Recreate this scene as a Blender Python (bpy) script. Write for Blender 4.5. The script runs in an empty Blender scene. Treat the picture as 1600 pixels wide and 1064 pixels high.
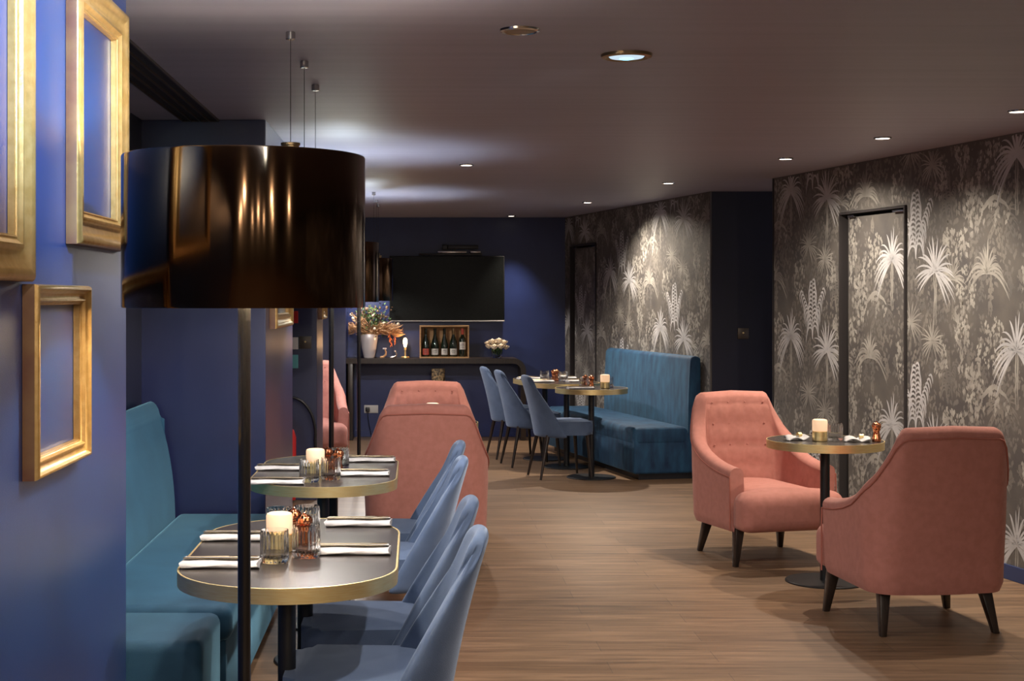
import bpy, bmesh, math, random
from mathutils import Vector, Matrix
R = math.radians
PI = math.pi
rnd = random.Random(7)
SC = bpy.context.scene
COL = SC.collection

# ------------------------------------------------------------------ camera
# photograph: 1600x1064, eye height 1.5 m, focal 2250 px, level shift lens
F, HX, HY, EYE = 2250.0, 650.0, 466.0, 1.5
cd = bpy.data.cameras.new('camera')
cam = bpy.data.objects.new('camera', cd)
COL.objects.link(cam)
cam.location = (0, 0, EYE)
cam.rotation_euler = (R(90), 0, 0)
cd.sensor_width = 36.0
cd.sensor_fit = 'HORIZONTAL'
cd.lens = 36.0 * F / 1600.0
cd.shift_x = (800 - HX) / 1600.0
cd.shift_y = (HY - 532) / 1600.0
cd.clip_start = 0.05
SC.camera = cam

# ------------------------------------------------------------------ world, exposure
w = bpy.data.worlds.new('world')
SC.world = w
w.use_nodes = True
w.node_tree.nodes['Background'].inputs[0].default_value = (0.80, 0.72, 0.78, 1)
w.node_tree.nodes['Background'].inputs[1].default_value = 0.30
vs = SC.view_settings
vs.view_transform = 'Standard'
vs.look = 'None'
vs.gamma = 1.0
vs.use_curve_mapping = False
vs.exposure = 0.62
CEIL = 2.375

WARM = (1.0, 0.86, 0.70)
NEUT = (1.0, 0.92, 0.85)

def spot(name, loc, power, col=WARM, size=95, blend=0.6, target=None, rad=0.03, parent=None):
    l = bpy.data.lights.new(name, 'SPOT')
    l.energy = power
    l.color = col
    l.spot_size = R(size)
    l.spot_blend = blend
    l.shadow_soft_size = rad
    o = bpy.data.objects.new(name, l)
    COL.objects.link(o)
    o.location = loc
    if target is not None:
        d = Vector(target) - Vector(loc)
        o.rotation_euler = d.to_track_quat('-Z', 'Y').to_euler()
    return o

def point(name, loc, power, col=WARM, rad=0.04):
    l = bpy.data.lights.new(name, 'POINT')
    l.energy = power
    l.color = col
    l.shadow_soft_size = rad
    o = bpy.data.objects.new(name, l)
    COL.objects.link(o)
    o.location = loc
    return o

# ceiling downlights: x, y, power, aim (dx, dy), spread
DOWN = [
    (0.33, 9.42, 80, (0.1, 0.2), 125),
    (1.91, 10.9, 24, (0.20, -0.1), 95),
    (1.56, 13.1, 150, (0.45, -0.35), 140),
    (1.01, 15.25, 95, (0.05, 0.22), 68),
    (2.31, 9.0, 85, (0.25, 0.1), 150),
    (2.54, 7.84, 85, (0.0, 0.1), 140),
    (2.81, 6.72, 70, (0.25, 0.1), 150),
]
for i, (x, y, p, a, s) in enumerate(DOWN):
    spot('downlight_or_fill_beam', (x, y, CEIL - 0.03), p, WARM, s, 1.0, (x + a[0], y + a[1], 0))
# the large round spotlight, then unseen spots added to light the near end
spot('downlight_or_fill_beam', (0.756, 5.17, CEIL - 0.03), 110, NEUT, 100, 0.9, (0.0, 7.2, 0.3))
spot('downlight_or_fill_beam', (0.70, 3.85, CEIL - 0.03), 60, NEUT, 90, 0.8, (0.10, 4.5, 0.4))
spot('downlight_or_fill_beam', (0.10, 2.3, CEIL - 0.03), 190, (0.50, 0.74, 1.0), 60, 0.7, (-0.85, 3.2, 2.20))
spot('downlight_or_fill_beam', (-0.45, 3.75, CEIL - 0.03), 20, NEUT, 130, 0.8, (-0.55, 3.8, 0))
spot('downlight_or_fill_beam', (1.3, 4.0, CEIL - 0.03), 35, NEUT, 90, 0.9, (1.5, 4.6, 0))

# unseen spots added behind the camera for ambient light and drum reflections
for x in (-0.1, 1.1, 2.3):
    for y in (-2.6, -0.9, 0.9):
        spot('downlight_or_fill_beam', (x, y, CEIL - 0.03), 22, WARM, 178, 0.25, (x, y + 0.2, 0), 0.04)

# ------------------------------------------------------------------ materials
def nt(name):
    m = bpy.data.materials.new(name)
    m.use_nodes = True
    t = m.node_tree
    return m, t, t.nodes['Principled BSDF']

def mat(name, col, rough=0.5, metal=0.0, col2=None, nscale=8.0, ndetail=4, bump=0.0, bscale=200.0,
        sheen=0.0, sheen_col=None, coat=0.0, spec=0.5, stretch=None, emit=None, estr=0.0, lo=0.35, hi=0.65, aniso=0):
    m, t, b = nt(name)
    N, L = t.nodes, t.links
    b.inputs['Base Color'].default_value = (*col, 1)
    b.inputs['Roughness'].default_value = rough
    b.inputs['Metallic'].default_value = metal
    b.inputs['Specular IOR Level'].default_value = spec
    b.inputs['Coat Weight'].default_value = coat
    b.inputs['Coat Roughness'].default_value = 0.03
    b.inputs['Sheen Weight'].default_value = sheen
    b.inputs['Sheen Roughness'].default_value = 0.35
    if sheen_col:
        b.inputs['Sheen Tint'].default_value = (*sheen_col, 1)
    tc = N.new('ShaderNodeTexCoord')
    mp = N.new('ShaderNodeMapping')
    L.new(tc.outputs['Object'], mp.inputs[0])
    if stretch:
        mp.inputs['Scale'].default_value = stretch
    if col2:
        n = N.new('ShaderNodeTexNoise')
        n.inputs['Scale'].default_value = nscale
        n.inputs['Detail'].default_value = ndetail
        L.new(mp.outputs[0], n.inputs['Vector'])
        r = N.new('ShaderNodeValToRGB')
        r.color_ramp.elements[0].position = lo
        r.color_ramp.elements[1].position = hi
        r.color_ramp.elements[0].color = (*col, 1)
        r.color_ramp.elements[1].color = (*col2, 1)
        L.new(n.outputs[0], r.inputs[0])
        L.new(r.outputs[0], b.inputs['Base Color'])
    if bump > 0:
        n2 = N.new('ShaderNodeTexNoise')
        n2.inputs['Scale'].default_value = bscale
        n2.inputs['Detail'].default_value = 3
        L.new(mp.outputs[0], n2.inputs['Vector'])
        bp = N.new('ShaderNodeBump')
        bp.inputs['Strength'].default_value = bump
        bp.inputs['Distance'].default_value = 0.002
        L.new(n2.outputs[0], bp.inputs['Height'])
        L.new(bp.outputs[0], b.inputs['Normal'])
    if emit:
        b.inputs['Emission Color'].default_value = (*emit, 1)
        b.inputs['Emission Strength'].default_value = estr
    return m

def glass_mat(name, col=(0.97, 0.98, 0.98), rough=0.02):
    m, t, b = nt(name)
    b.inputs['Base Color'].default_value = (*col, 1)
    b.inputs['Transmission Weight'].default_value = 1.0
    b.inputs['Roughness'].default_value = rough
    b.inputs['IOR'].default_value = 1.28
    return m

M = {}
M['navy_shaded'] = mat('shaded_navy_paint', (0.004, 0.006, 0.024), 0.38, col2=(0.006, 0.008, 0.032), nscale=3, bump=0.2, bscale=350)  # same navy paint; shade of the recess and niche put into the colour
M['navy_part_shaded'] = mat('part_shaded_navy_paint', (0.006, 0.011, 0.062), 0.34, col2=(0.008, 0.015, 0.078), nscale=3, bump=0.2, bscale=350, spec=0.9, coat=0.5)  # same navy paint, its colour lowered to stand for shade on the piers
M['navy_part_shaded'].node_tree.nodes['Principled BSDF'].inputs['Coat Roughness'].default_value = 0.3
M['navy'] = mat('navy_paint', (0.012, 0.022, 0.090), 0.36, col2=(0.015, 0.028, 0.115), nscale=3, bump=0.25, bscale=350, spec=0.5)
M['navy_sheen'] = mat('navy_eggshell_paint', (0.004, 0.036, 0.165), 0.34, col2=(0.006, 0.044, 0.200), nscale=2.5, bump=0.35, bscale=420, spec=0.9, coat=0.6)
M['navy_sheen'].node_tree.nodes['Principled BSDF'].inputs['Coat Roughness'].default_value = 0.32
M['ceiling'] = mat('ceiling_paint', (0.325, 0.318, 0.395), 0.45, col2=(0.360, 0.350, 0.430), nscale=5, bump=0.2, bscale=60, stretch=(0.15, 3, 1), spec=0.5)
M['grille_dark'] = mat('grille_dark', (0.012, 0.010, 0.010), 0.5)
M['grille_slat'] = mat('grille_slat', (0.10, 0.085, 0.07), 0.4, 0.6)
M['black_gloss'] = mat('black_lacquer', (0.085, 0.048, 0.026), 0.12, metal=1.0)
_t = M['black_gloss'].node_tree
_b = _t.nodes['Principled BSDF']
_tg = _t.nodes.new('ShaderNodeTangent')
_tg.direction_type = 'RADIAL'
_tg.axis = 'Z'
_t.links.new(_tg.outputs[0], _b.inputs['Tangent'])
_b.inputs['Anisotropic'].default_value = 0.85
_b.inputs['Anisotropic Rotation'].default_value = 0.25
M['black_pole'] = mat('black_enamel', (0.008, 0.007, 0.007), 0.22, coat=0.5)
M['black_satin'] = mat('black_satin_metal', (0.012, 0.012, 0.014), 0.38)
M['black_wood'] = mat('black_stained_wood', (0.014, 0.010, 0.009), 0.32, col2=(0.03, 0.018, 0.013), nscale=12, stretch=(5, 5, 0.6))
M['white_inside'] = mat('shade_lining', (0.75, 0.66, 0.5), 0.6)
M['bulb'] = mat('lit_bulb', (1, 0.85, 0.6), 0.4, emit=(1.0, 0.72, 0.38), estr=6)
M['lens'] = mat('lit_lens', (1, 0.95, 0.85), 0.4, emit=(1.0, 0.88, 0.72), estr=5)
M['cool_lens'] = mat('cool_lit_bulb', (0.6, 0.85, 1), 0.4, emit=(0.25, 0.72, 1.0), estr=1.6)
M['frost_lens'] = mat('frosted_lens', (0.5, 0.5, 0.5), 0.4, emit=(0.62, 0.85, 1.0), estr=0.55)
M['trim_metal'] = mat('bronze_trim', (0.30, 0.22, 0.12), 0.35, 0.8)
M['chrome'] = mat('chrome', (0.55, 0.54, 0.53), 0.18, 1.0)
M['gold'] = mat('gilt_wood', (0.46, 0.28, 0.09), 0.34, 0.5, col2=(0.56, 0.36, 0.14), nscale=40, bump=0.3, bscale=150, stretch=(1, 1, 1))
M['frame_side'] = mat('frame_bole', (0.13, 0.045, 0.025), 0.5, col2=(0.20, 0.10, 0.04), nscale=10)
M['brass'] = mat('brushed_brass', (0.86, 0.66, 0.30), 0.38, 0.9, col2=(0.92, 0.76, 0.40), nscale=20, stretch=(1, 1, 14))
M['tabletop'] = mat('smoked_oak_laminate', (0.034, 0.027, 0.024), 0.27, col2=(0.046, 0.037, 0.033), nscale=10, stretch=(2, 18, 2), spec=0.6)
M['teal'] = mat('teal_velvet', (0.010, 0.060, 0.118), 0.75, col2=(0.018, 0.090, 0.168), nscale=4.0, sheen=0.55, sheen_col=(0.35, 0.75, 1.0), bump=0.3, bscale=300)
M['teal_dark'] = mat('dark_teal_piping', (0.006, 0.022, 0.035), 0.7)
M['teal_brushed'] = mat('blue_velvet_brushed', (0.003, 0.022, 0.070), 0.75, col2=(0.016, 0.085, 0.180), nscale=5, sheen=0.3, sheen_col=(0.35, 0.7, 1.0), stretch=(3, 3, 1.1), lo=0.30, hi=0.72, ndetail=7, bump=0.3, bscale=300)
M['denim'] = mat('dusty_blue_velvet', (0.062, 0.098, 0.182), 0.8, col2=(0.088, 0.132, 0.232), nscale=7, sheen=0.5, sheen_col=(0.65, 0.78, 1.0), bump=0.5, bscale=500)
M['salmon'] = mat('salmon_wool', (0.41, 0.160, 0.126), 0.85, col2=(0.46, 0.185, 0.150), nscale=30, sheen=0.25, sheen_col=(1, 0.75, 0.7), bump=0.6, bscale=600)
M['salmon_pipe'] = mat('salmon_piping', (0.36, 0.12, 0.09), 0.85)
M['linen'] = mat('white_linen', (0.50, 0.49, 0.50), 0.9, col2=(0.58, 0.57, 0.58), nscale=30, bump=0.5, bscale=300)
M['steel'] = mat('cutlery_metal', (0.62, 0.50, 0.32), 0.2, 1.0)
M['copper'] = mat('polished_copper', (0.72, 0.27, 0.13), 0.16, 1.0)
M['glass'] = glass_mat('clear_glass')
M['candle'] = mat('lit_candle_shade', (0.60, 0.46, 0.34), 0.6, emit=(1.0, 0.62, 0.36), estr=0.45)
M['tv_screen'] = mat('tv_screen', (0.003, 0.0035, 0.0035), 0.30, col2=(0.006, 0.007, 0.007), nscale=90, spec=0.12)
M['tv_body'] = mat('tv_bezel', (0.02, 0.02, 0.022), 0.3, 0.3)
M['crate'] = mat('pine_crate', (0.44, 0.24, 0.10), 0.6, col2=(0.52, 0.31, 0.14), nscale=9, stretch=(1, 1, 8))
M['bottle'] = mat('dark_wine_glass', (0.006, 0.012, 0.006), 0.08, spec=0.7, coat=0.5)
M['label_white'] = mat('white_paper', (0.58, 0.55, 0.50), 0.7)
M['label_red'] = mat('red_paper', (0.55, 0.10, 0.07), 0.6)
M['label_ink'] = mat('dark_ink', (0.05, 0.04, 0.04), 0.6)
M['porcelain'] = mat('white_porcelain', (0.62, 0.58, 0.60), 0.15, coat=0.4)
M['green'] = mat('green_leaf', (0.05, 0.12, 0.03), 0.6, col2=(0.12, 0.20, 0.07), nscale=20)
M['pampas'] = mat('dried_pampas', (0.42, 0.23, 0.11), 0.9, col2=(0.55, 0.34, 0.18), nscale=20)
M['orange_dry'] = mat('orange_dried_grass', (0.60, 0.17, 0.06), 0.8)
M['brown_dry'] = mat('brown_seed_head', (0.14, 0.08, 0.05), 0.9, col2=(0.22, 0.15, 0.09), nscale=15)
M['cream'] = mat('cream_petal', (0.75, 0.62, 0.45), 0.8, col2=(0.85, 0.74, 0.60), nscale=30)
M['plastic_white'] = mat('white_plastic', (0.55, 0.53, 0.52), 0.4)
M['bronze_plate'] = mat('bronze_plate', (0.10, 0.085, 0.07), 0.4, 0.5)
M['red'] = mat('red_enamel', (0.50, 0.02, 0.02), 0.3)
M['black_rubber'] = mat('black_rubber', (0.012, 0.012, 0.014), 0.35)
M['mint'] = mat('mint_sign', (0.10, 0.35, 0.38), 0.5)
M['bark'] = mat('patterned_bark', (0.035, 0.025, 0.015), 0.7, col2=(0.30, 0.20, 0.10), nscale=45, lo=0.42, hi=0.58)
M['door_frame'] = mat('graphite_door_frame', (0.055, 0.050, 0.052), 0.35, 0.3)
M['door_gap'] = mat('door_shadow_gap', (0.006, 0.006, 0.006), 0.6)
M['baseboard'] = mat('navy_skirting', (0.020, 0.040, 0.130), 0.35)
# wallpaper inks
M['wp_ground'] = mat('wallpaper_ground', (0.076, 0.072, 0.073), 0.55, col2=(0.122, 0.113, 0.104), nscale=4, bump=0.3, bscale=300, stretch=(1, 1, 1))
M['wp_pale'] = mat('wallpaper_pale_ink', (0.38, 0.385, 0.40), 0.5, col2=(0.55, 0.55, 0.57), nscale=6)
M['wp_mid'] = mat('wallpaper_mid_ink', (0.23, 0.22, 0.205), 0.5, col2=(0.37, 0.36, 0.33), nscale=8)
M['wp_dim'] = mat('wallpaper_dim_ink', (0.125, 0.120, 0.116), 0.5, col2=(0.20, 0.188, 0.170), nscale=6)

def floor_material():
    m, t, b = nt('oak_vinyl_planks')
    N, L = t.nodes, t.links
    tc = N.new('ShaderNodeTexCoord')
    mp = N.new('ShaderNodeMapping')
    L.new(tc.outputs['Object'], mp.inputs[0])
    br = N.new('ShaderNodeTexBrick')
    br.offset = 0.37
    br.inputs['Scale'].default_value = 1.0
    br.inputs['Brick Width'].default_value = 1.25
    br.inputs['Row Height'].default_value = 0.18
    br.inputs['Mortar Size'].default_value = 0.0018
    br.inputs['Mortar Smooth'].default_value = 0.3
    br.inputs['Bias'].default_value = 0.0
    br.inputs['Color1'].default_value = (0.190, 0.118, 0.068, 1)
    br.inputs['Color2'].default_value = (0.245, 0.157, 0.094, 1)
    br.inputs['Mortar'].default_value = (0.12, 0.08, 0.055, 1)
    L.new(mp.outputs[0], br.inputs['Vector'])
    mp2 = N.new('ShaderNodeMapping')
    mp2.inputs['Scale'].default_value = (1.1, 16, 1)
    L.new(tc.outputs['Object'], mp2.inputs[0])
    n = N.new('ShaderNodeTexNoise')
    n.inputs['Scale'].default_value = 1.6
    n.inputs['Detail'].default_value = 8
    n.inputs['Roughness'].default_value = 0.65
    n.inputs['Distortion'].default_value = 0.6
    L.new(mp2.outputs[0], n.inputs['Vector'])
    r = N.new('ShaderNodeValToRGB')
    r.color_ramp.elements[0].position = 0.32
    r.color_ramp.elements[0].color = (0.50, 0.47, 0.45, 1)
    r.color_ramp.elements[1].position = 0.70
    r.color_ramp.elements[1].color = (1.35, 1.30, 1.25, 1)
    L.new(n.outputs[0], r.inputs[0])
    mx = N.new('ShaderNodeMix')
    mx.data_type = 'RGBA'
    mx.blend_type = 'MULTIPLY'
    mx.inputs[0].default_value = 1.0
    L.new(br.outputs['Color'], mx.inputs[6])
    L.new(r.outputs[0], mx.inputs[7])
    L.new(mx.outputs[2], b.inputs['Base Color'])
    b.inputs['Roughness'].default_value = 0.42
    bp = N.new('ShaderNodeBump')
    bp.inputs['Strength'].default_value = 0.15
    bp.inputs['Distance'].default_value = 0.002
    L.new(n.outputs[0], bp.inputs['Height'])
    L.new(bp.outputs[0], b.inputs['Normal'])
    return m
M['floor'] = floor_material()

# ------------------------------------------------------------------ mesh helpers
def new():
    return bmesh.new()

def link(name, bm, m, parent=None, smooth=True, loc=(0, 0, 0), rot=(0, 0, 0), angle=38):
    me = bpy.data.meshes.new(name)
    bmesh.ops.recalc_face_normals(bm, faces=bm.faces)
    if smooth:
        for f in bm.faces:
            f.smooth = True
        lim = R(angle)
        for e in bm.edges:
            if len(e.link_faces) == 2 and e.calc_face_angle(0) > lim:
                e.smooth = False
    bm.to_mesh(me)
    bm.free()
    for mm in (m if isinstance(m, (list, tuple)) else [m]):
        me.materials.append(mm)
    o = bpy.data.objects.new(name, me)
    COL.objects.link(o)
    o.location = loc
    o.rotation_euler = rot
    if parent is not None:
        o.parent = parent
    return o

def tag(o, label=None, cat=None, group=None, kind=None):
    if label: o['label'] = label
    if cat: o['category'] = cat
    if group: o['group'] = group
    if kind: o['kind'] = kind
    return o

def empty(name, loc, rz=0.0, label=None, cat=None, group=None):
    o = bpy.data.objects.new(name, None)
    COL.objects.link(o)
    o.empty_display_size = 0.1
    o.location = loc
    o.rotation_euler = (0, 0, rz)
    return tag(o, label, cat, group)

def struct(o):
    o['kind'] = 'structure'
    return o

def dup(root, loc, rz=0.0, label=None, group=None):
    r = root.copy()
    COL.objects.link(r)
    r.location = loc
    r.rotation_euler = (0, 0, rz)
    if label: r['label'] = label
    if group: r['group'] = group
    for ch in list(root.children):
        c = ch.copy()
        COL.objects.link(c)
        c.parent = r
        for g in list(ch.children):
            d = g.copy()
            COL.objects.link(d)
            d.parent = c
    return r

def box(bm, x0, x1, y0, y1, z0, z1, bev=0.0, seg=3, mi=0, mtx=None):
    vs_ = [bm.verts.new(p) for p in [(x0, y0, z0), (x1, y0, z0), (x1, y1, z0), (x0, y1, z0),
                                     (x0, y0, z1), (x1, y0, z1), (x1, y1, z1), (x0, y1, z1)]]
    fs = []
    for idx in [(3, 2, 1, 0), (4, 5, 6, 7), (0, 1, 5, 4), (1, 2, 6, 5), (2, 3, 7, 6), (3, 0, 4, 7)]:
        f = bm.faces.new([vs_[i] for i in idx])
        f.material_index = mi
        fs.append(f)
    if mtx is not None:
        bmesh.ops.transform(bm, matrix=mtx, verts=vs_)
    if bev > 0:
        es = list({e for f in fs for e in f.edges})
        bmesh.ops.bevel(bm, geom=es, offset=bev, segments=seg, profile=0.5, affect='EDGES')

def lathe(bm, prof, seg=32, cx=0, cy=0, cz=0, mi=0, rfun=None, close=False):
    rings = []
    for (r, z) in prof:
        if r <= 1e-6:
            rings.append([bm.verts.new((cx, cy, cz + z))])
        else:
            ring = []
            for i in range(seg):
                a = 2 * PI * i / seg
                rr = r * (rfun(a, z) if rfun else 1)
                ring.append(bm.verts.new((cx + rr * math.cos(a), cy + rr * math.sin(a), cz + z)))
            rings.append(ring)
    pairs = list(zip(rings, rings[1:]))
    if close:
        pairs.append((rings[-1], rings[0]))
    for A, B in pairs:
        for i in range(seg):
            j = (i + 1) % seg
            if len(A) == 1 and len(B) == 1:
                continue
            if len(A) == 1:
                f = bm.faces.new((A[0], B[j], B[i]))
            elif len(B) == 1:
                f = bm.faces.new((A[i], A[j], B[0]))
            else:
                f = bm.faces.new((A[i], A[j], B[j], B[i]))
            f.material_index = mi

def cyl(bm, r, z0, z1, seg=32, cx=0, cy=0, bev=0.0, r2=None):
    r2 = r if r2 is None else r2
    if bev > 0:
        lathe(bm, [(0, z0), (r - bev, z0), (r, z0 + bev), (r2, z1 - bev), (r2 - bev, z1), (0, z1)], seg, cx, cy)
    else:
        lathe(bm, [(0, z0), (r, z0), (r2, z1), (0, z1)], seg, cx, cy)

def tube(bm, pts, rad, seg=10, cap=True, mi=0):
    pts = [Vector(p) for p in pts]
    n = len(pts)
    rads = rad if isinstance(rad, (list, tuple)) else [rad] * n
    up = None
    rings = []
    for i, p in enumerate(pts):
        t = (pts[min(i + 1, n - 1)] - pts[max(i - 1, 0)]).normalized()
        if up is None:
            up = Vector((0, 0, 1)) if abs(t.z) < 0.9 else Vector((1, 0, 0))
        a = t.cross(up).normalized()
        b_ = a.cross(t).normalized()
        up = b_
        rings.append([bm.verts.new(p + rads[i] * (math.cos(2 * PI * k / seg) * a + math.sin(2 * PI * k / seg) * b_)) for k in range(seg)])
    for A, B in zip(rings, rings[1:]):
        for k in range(seg):
            f = bm.faces.new((A[k], A[(k + 1) % seg], B[(k + 1) % seg], B[k]))
            f.material_index = mi
    if cap:
        bm.faces.new(list(reversed(rings[0]))).material_index = mi
        bm.faces.new(rings[-1]).material_index = mi

def prism(bm, outline, z0, z1, bev=0.0, seg=3, mi=0):
    lo = [bm.verts.new((x, y, z0)) for x, y in outline]
    hi = [bm.verts.new((x, y, z1)) for x, y in outline]
    n = len(outline)
    bot = bm.faces.new(list(reversed(lo)))
    top = bm.faces.new(hi)
    fs = [bot, top]
    for i in range(n):
        fs.append(bm.faces.new((lo[i], lo[(i + 1) % n], hi[(i + 1) % n], hi[i])))
    for f in fs:
        f.material_index = mi
    if bev > 0:
        es = list(bot.edges) + list(top.edges)
        bmesh.ops.bevel(bm, geom=es, offset=bev, segments=seg, profile=0.5, affect='EDGES')

def round_poly(pts, r, n=6):
    """round the corners of a polygon"""
    out = []
    N_ = len(pts)
    for i in range(N_):
        p0, p1, p2 = Vector(pts[i - 1]), Vector(pts[i]), Vector(pts[(i + 1) % N_])
        rr = r[i] if isinstance(r, (list, tuple)) else r
        a = p1 + (p0 - p1).normalized() * rr
        b_ = p1 + (p2 - p1).normalized() * rr
        for k in range(n + 1):
            t = k / n
            q = (1 - t) ** 2 * a + 2 * t * (1 - t) * p1 + t * t * b_
            out.append((q.x, q.y))
    return out

def stadium(w_, l_, n=20, inset=0.0):
    r = w_ / 2
    h = l_ / 2 - r
    r -= inset
    o = []
    for k in range(n + 1):
        a = PI * k / n
        o.append((r * math.cos(a), h + r * math.sin(a)))
    for k in range(n + 1):
        a = PI + PI * k / n
        o.append((r * math.cos(a), -h + r * math.sin(a)))
    return o

# ------------------------------------------------------------------ room shell
bm = new(); box(bm, -4.0, 6.5, -4.0, 16.2, -0.10, 0.0)
struct(link('floor', bm, M['floor'], smooth=False))
bm = new(); box(bm, -4.0, 6.5, -4.0, 16.2, CEIL, CEIL + 0.1)
struct(link('ceiling', bm, M['ceiling'], smooth=False))
bm = new(); box(bm, -1.6, 2.6, 15.6, 15.8, 0, CEIL)
struct(link('wall_back', bm, M['navy'], smooth=False))
XW = -0.835   # frame wall plane
bm = new(); box(bm, -1.05, XW, -4.0, 4.15, 0, CEIL, 0.004, 2)
struct(link('wall_left', bm, M['navy_sheen'], smooth=False))
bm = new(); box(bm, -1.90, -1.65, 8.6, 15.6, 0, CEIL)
struct(link('wall_recess_rear', bm, M['navy_shaded'], smooth=False))
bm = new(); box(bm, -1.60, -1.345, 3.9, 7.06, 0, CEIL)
struct(link('wall_recess', bm, M['navy_shaded'], smooth=False))
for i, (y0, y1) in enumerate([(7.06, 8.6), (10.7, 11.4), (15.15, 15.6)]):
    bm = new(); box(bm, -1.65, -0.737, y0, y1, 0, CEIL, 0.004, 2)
    struct(link(['wall_pier_front', 'wall_pier_middle', 'wall_pier_back'][i], bm, M['navy_part_shaded'], smooth=False))
bm = new(); box(bm, 2.425, 3.10, 11.8, 12.0, 0, CEIL)
struct(link('wall_niche', bm, M['navy_shaded'], smooth=False))
bm = new(); box(bm, -4.0, 6.5, -4.2, -4.0, 0, CEIL)
struct(link('wall_behind', bm, M['wp_ground'], smooth=False))
bm = new(); box(bm, 4.9, 5.1, -4.0, 3.0, 0, CEIL)
struct(link('wall_right_behind', bm, M['wp_ground'], smooth=False))
# dark skirting on back wall
bm = new(); box(bm, -0.73, 1.62, 15.585, 15.6, 0, 0.07, 0.003)
struct(link('baseboard_back', bm, M['navy'], smooth=False))

# ------------------------------------------------------------------ wallpapered walls
def leaf_strip(out, pts, w0, w1, mi):
    """tapered ribbon"""
    n = len(pts)
    L_, Rr = [], []
    for i, p in enumerate(pts):
        a = pts[max(i - 1, 0)]
        b_ = pts[min(i + 1, n - 1)]
        dx, dz = b_[0] - a[0], b_[1] - a[1]
        l = math.hypot(dx, dz) or 1
        t = i / (n - 1)
        ww = (w0 * math.sin(PI * min(1, t * 0.9 + 0.12)) ** 0.7 + w1) / 2
        L_.append((p[0] - dz / l * ww, p[1] + dx / l * ww))
        Rr.append((p[0] + dz / l * ww, p[1] - dx / l * ww))
    for i in range(n - 1):
        out.append(([L_[i], L_[i + 1], Rr[i + 1], Rr[i]], mi))

def fan(out, rg, s, z, r, n=17, mi=1, a0=-35, a1=215, droop=0.75, trunk=True):
    if trunk:
        for k in range(2):
            x0 = s + (k - .5) * r * 0.09
            leaf_strip(out, [(x0 + rg.uniform(-.005, .005), z - q * r * 0.26) for q in range(7)], r * 0.035, r * 0.02, 3 if mi != 1 else 2)
    n = int(n * 1.35)
    for k in range(n):
        u_ = k / (n - 1)
        a = R(a0 + (a1 - a0) * u_ + rg.uniform(-4, 4))
        up = max(0.0, math.sin(a))
        ln = r * rg.uniform(0.90, 1.15) * (1.0 + 0.22 * up)
        side = math.cos(a)
        pts = []
        for q in range(8):
            t = q / 7
            pts.append((s + ln * (side * t * 0.95 + 0.05 * side * t * t), z + ln * (math.sin(a) * t * 0.95) - droop * ln * (0.25 + abs(side)) * t ** 2.4 * 0.72))
        leaf_strip(out, pts, r * (0.062 if k % 3 else 0.085), 0.001, mi)
        if k % 3 == 0:
            pts2 = [(p[0] + r * 0.05 * (i / 7), p[1] - r * 0.10 * (i / 7)) for i, p in enumerate(pts)]
            leaf_strip(out, pts2[1:], r * 0.035, 0.001, 2 if mi == 1 else 3)

def feather(out, rg, s, z, h, n=5, mi=1):
    # central plume with long drooping leaflets, flanked by two leaning ones
    for lean, hf, t0 in ((0.0, 1.0, 0.12), (-1.0, 0.80, 0.40), (1.0, 0.80, 0.40)):
        hh = h * hf * rg.uniform(0.96, 1.04)
        N_ = 13
        spine = [(s + lean * h * (0.06 * q / N_ + 0.30 * (q / N_) ** 2), z + hh * q / N_) for q in range(N_ + 1)]
        leaf_strip(out, spine, 0.007, 0.003, mi)
        for q in range(N_ + 1):
            t = q / N_
            if t < t0:
                continue
            p = spine[q]
            for sd in ((-1, 1) if lean == 0 else (int(lean),)):
                ln = h * (0.46 if lean == 0 else 0.40) * (1.10 - 0.55 * t) * rg.uniform(0.85, 1.1)
                py = p[1] + (0.5 * hh / N_ if sd > 0 else 0)
                c = [(p[0] + sd * ln * (0.80 * u - 0.26 * u * u), py + ln * (0.75 * u - 1.30 * u ** 2)) for u in (0, .2, .4, .6, .8, 1)]
                leaf_strip(out, c, h * 0.036, 0.001, mi)

def cluster(out, rg, s, z, rs, rz, n, size, mi):
    for k in range(n):
        a = rg.uniform(0, 2 * PI)
        q = math.sqrt(rg.random())
        x, y = s + rs * q * math.cos(a), z + rz * q * math.sin(a)
        a2 = rg.uniform(-2.3, -0.8)
        l = size * rg.uniform(0.6, 1.3)
        ww = l * rg.uniform(0.22, 0.34)
        dx, dz = math.cos(a2), math.sin(a2)
        out.append(([(x, y), (x + dx * l * .4 - dz * ww, y + dz * l * .4 + dx * ww), (x + dx * l, y + dz * l), (x + dx * l * .4 + dz * ww, y + dz * l * .4 - dx * ww)], mi))

def vine(out, rg, s, z, ln, mi):
    x = s
    pts = []
    for k in range(12):
        x += rg.uniform(-.018, .018)
        pts.append((x, z - ln * k / 11))
    leaf_strip(out, pts, 0.004, 0.003, mi)
    for (px, pz) in pts:
        cluster(out, rg, px, pz, 0.02, 0.02, 3, 0.032, mi)

def branch(out, rg, s, z, w_, mi):
    pts = [(s + w_ * k / 8, z + w_ * 0.28 * math.sin(PI * k / 8) + rg.uniform(-.006, .006)) for k in range(9)]
    leaf_strip(out, pts, 0.022, 0.008, mi)
    for k in (1, 3, 5, 7, 8):
        cluster(out, rg, pts[k][0], pts[k][1] - 0.03, 0.02, 0.035, 4, 0.035, mi)

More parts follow.
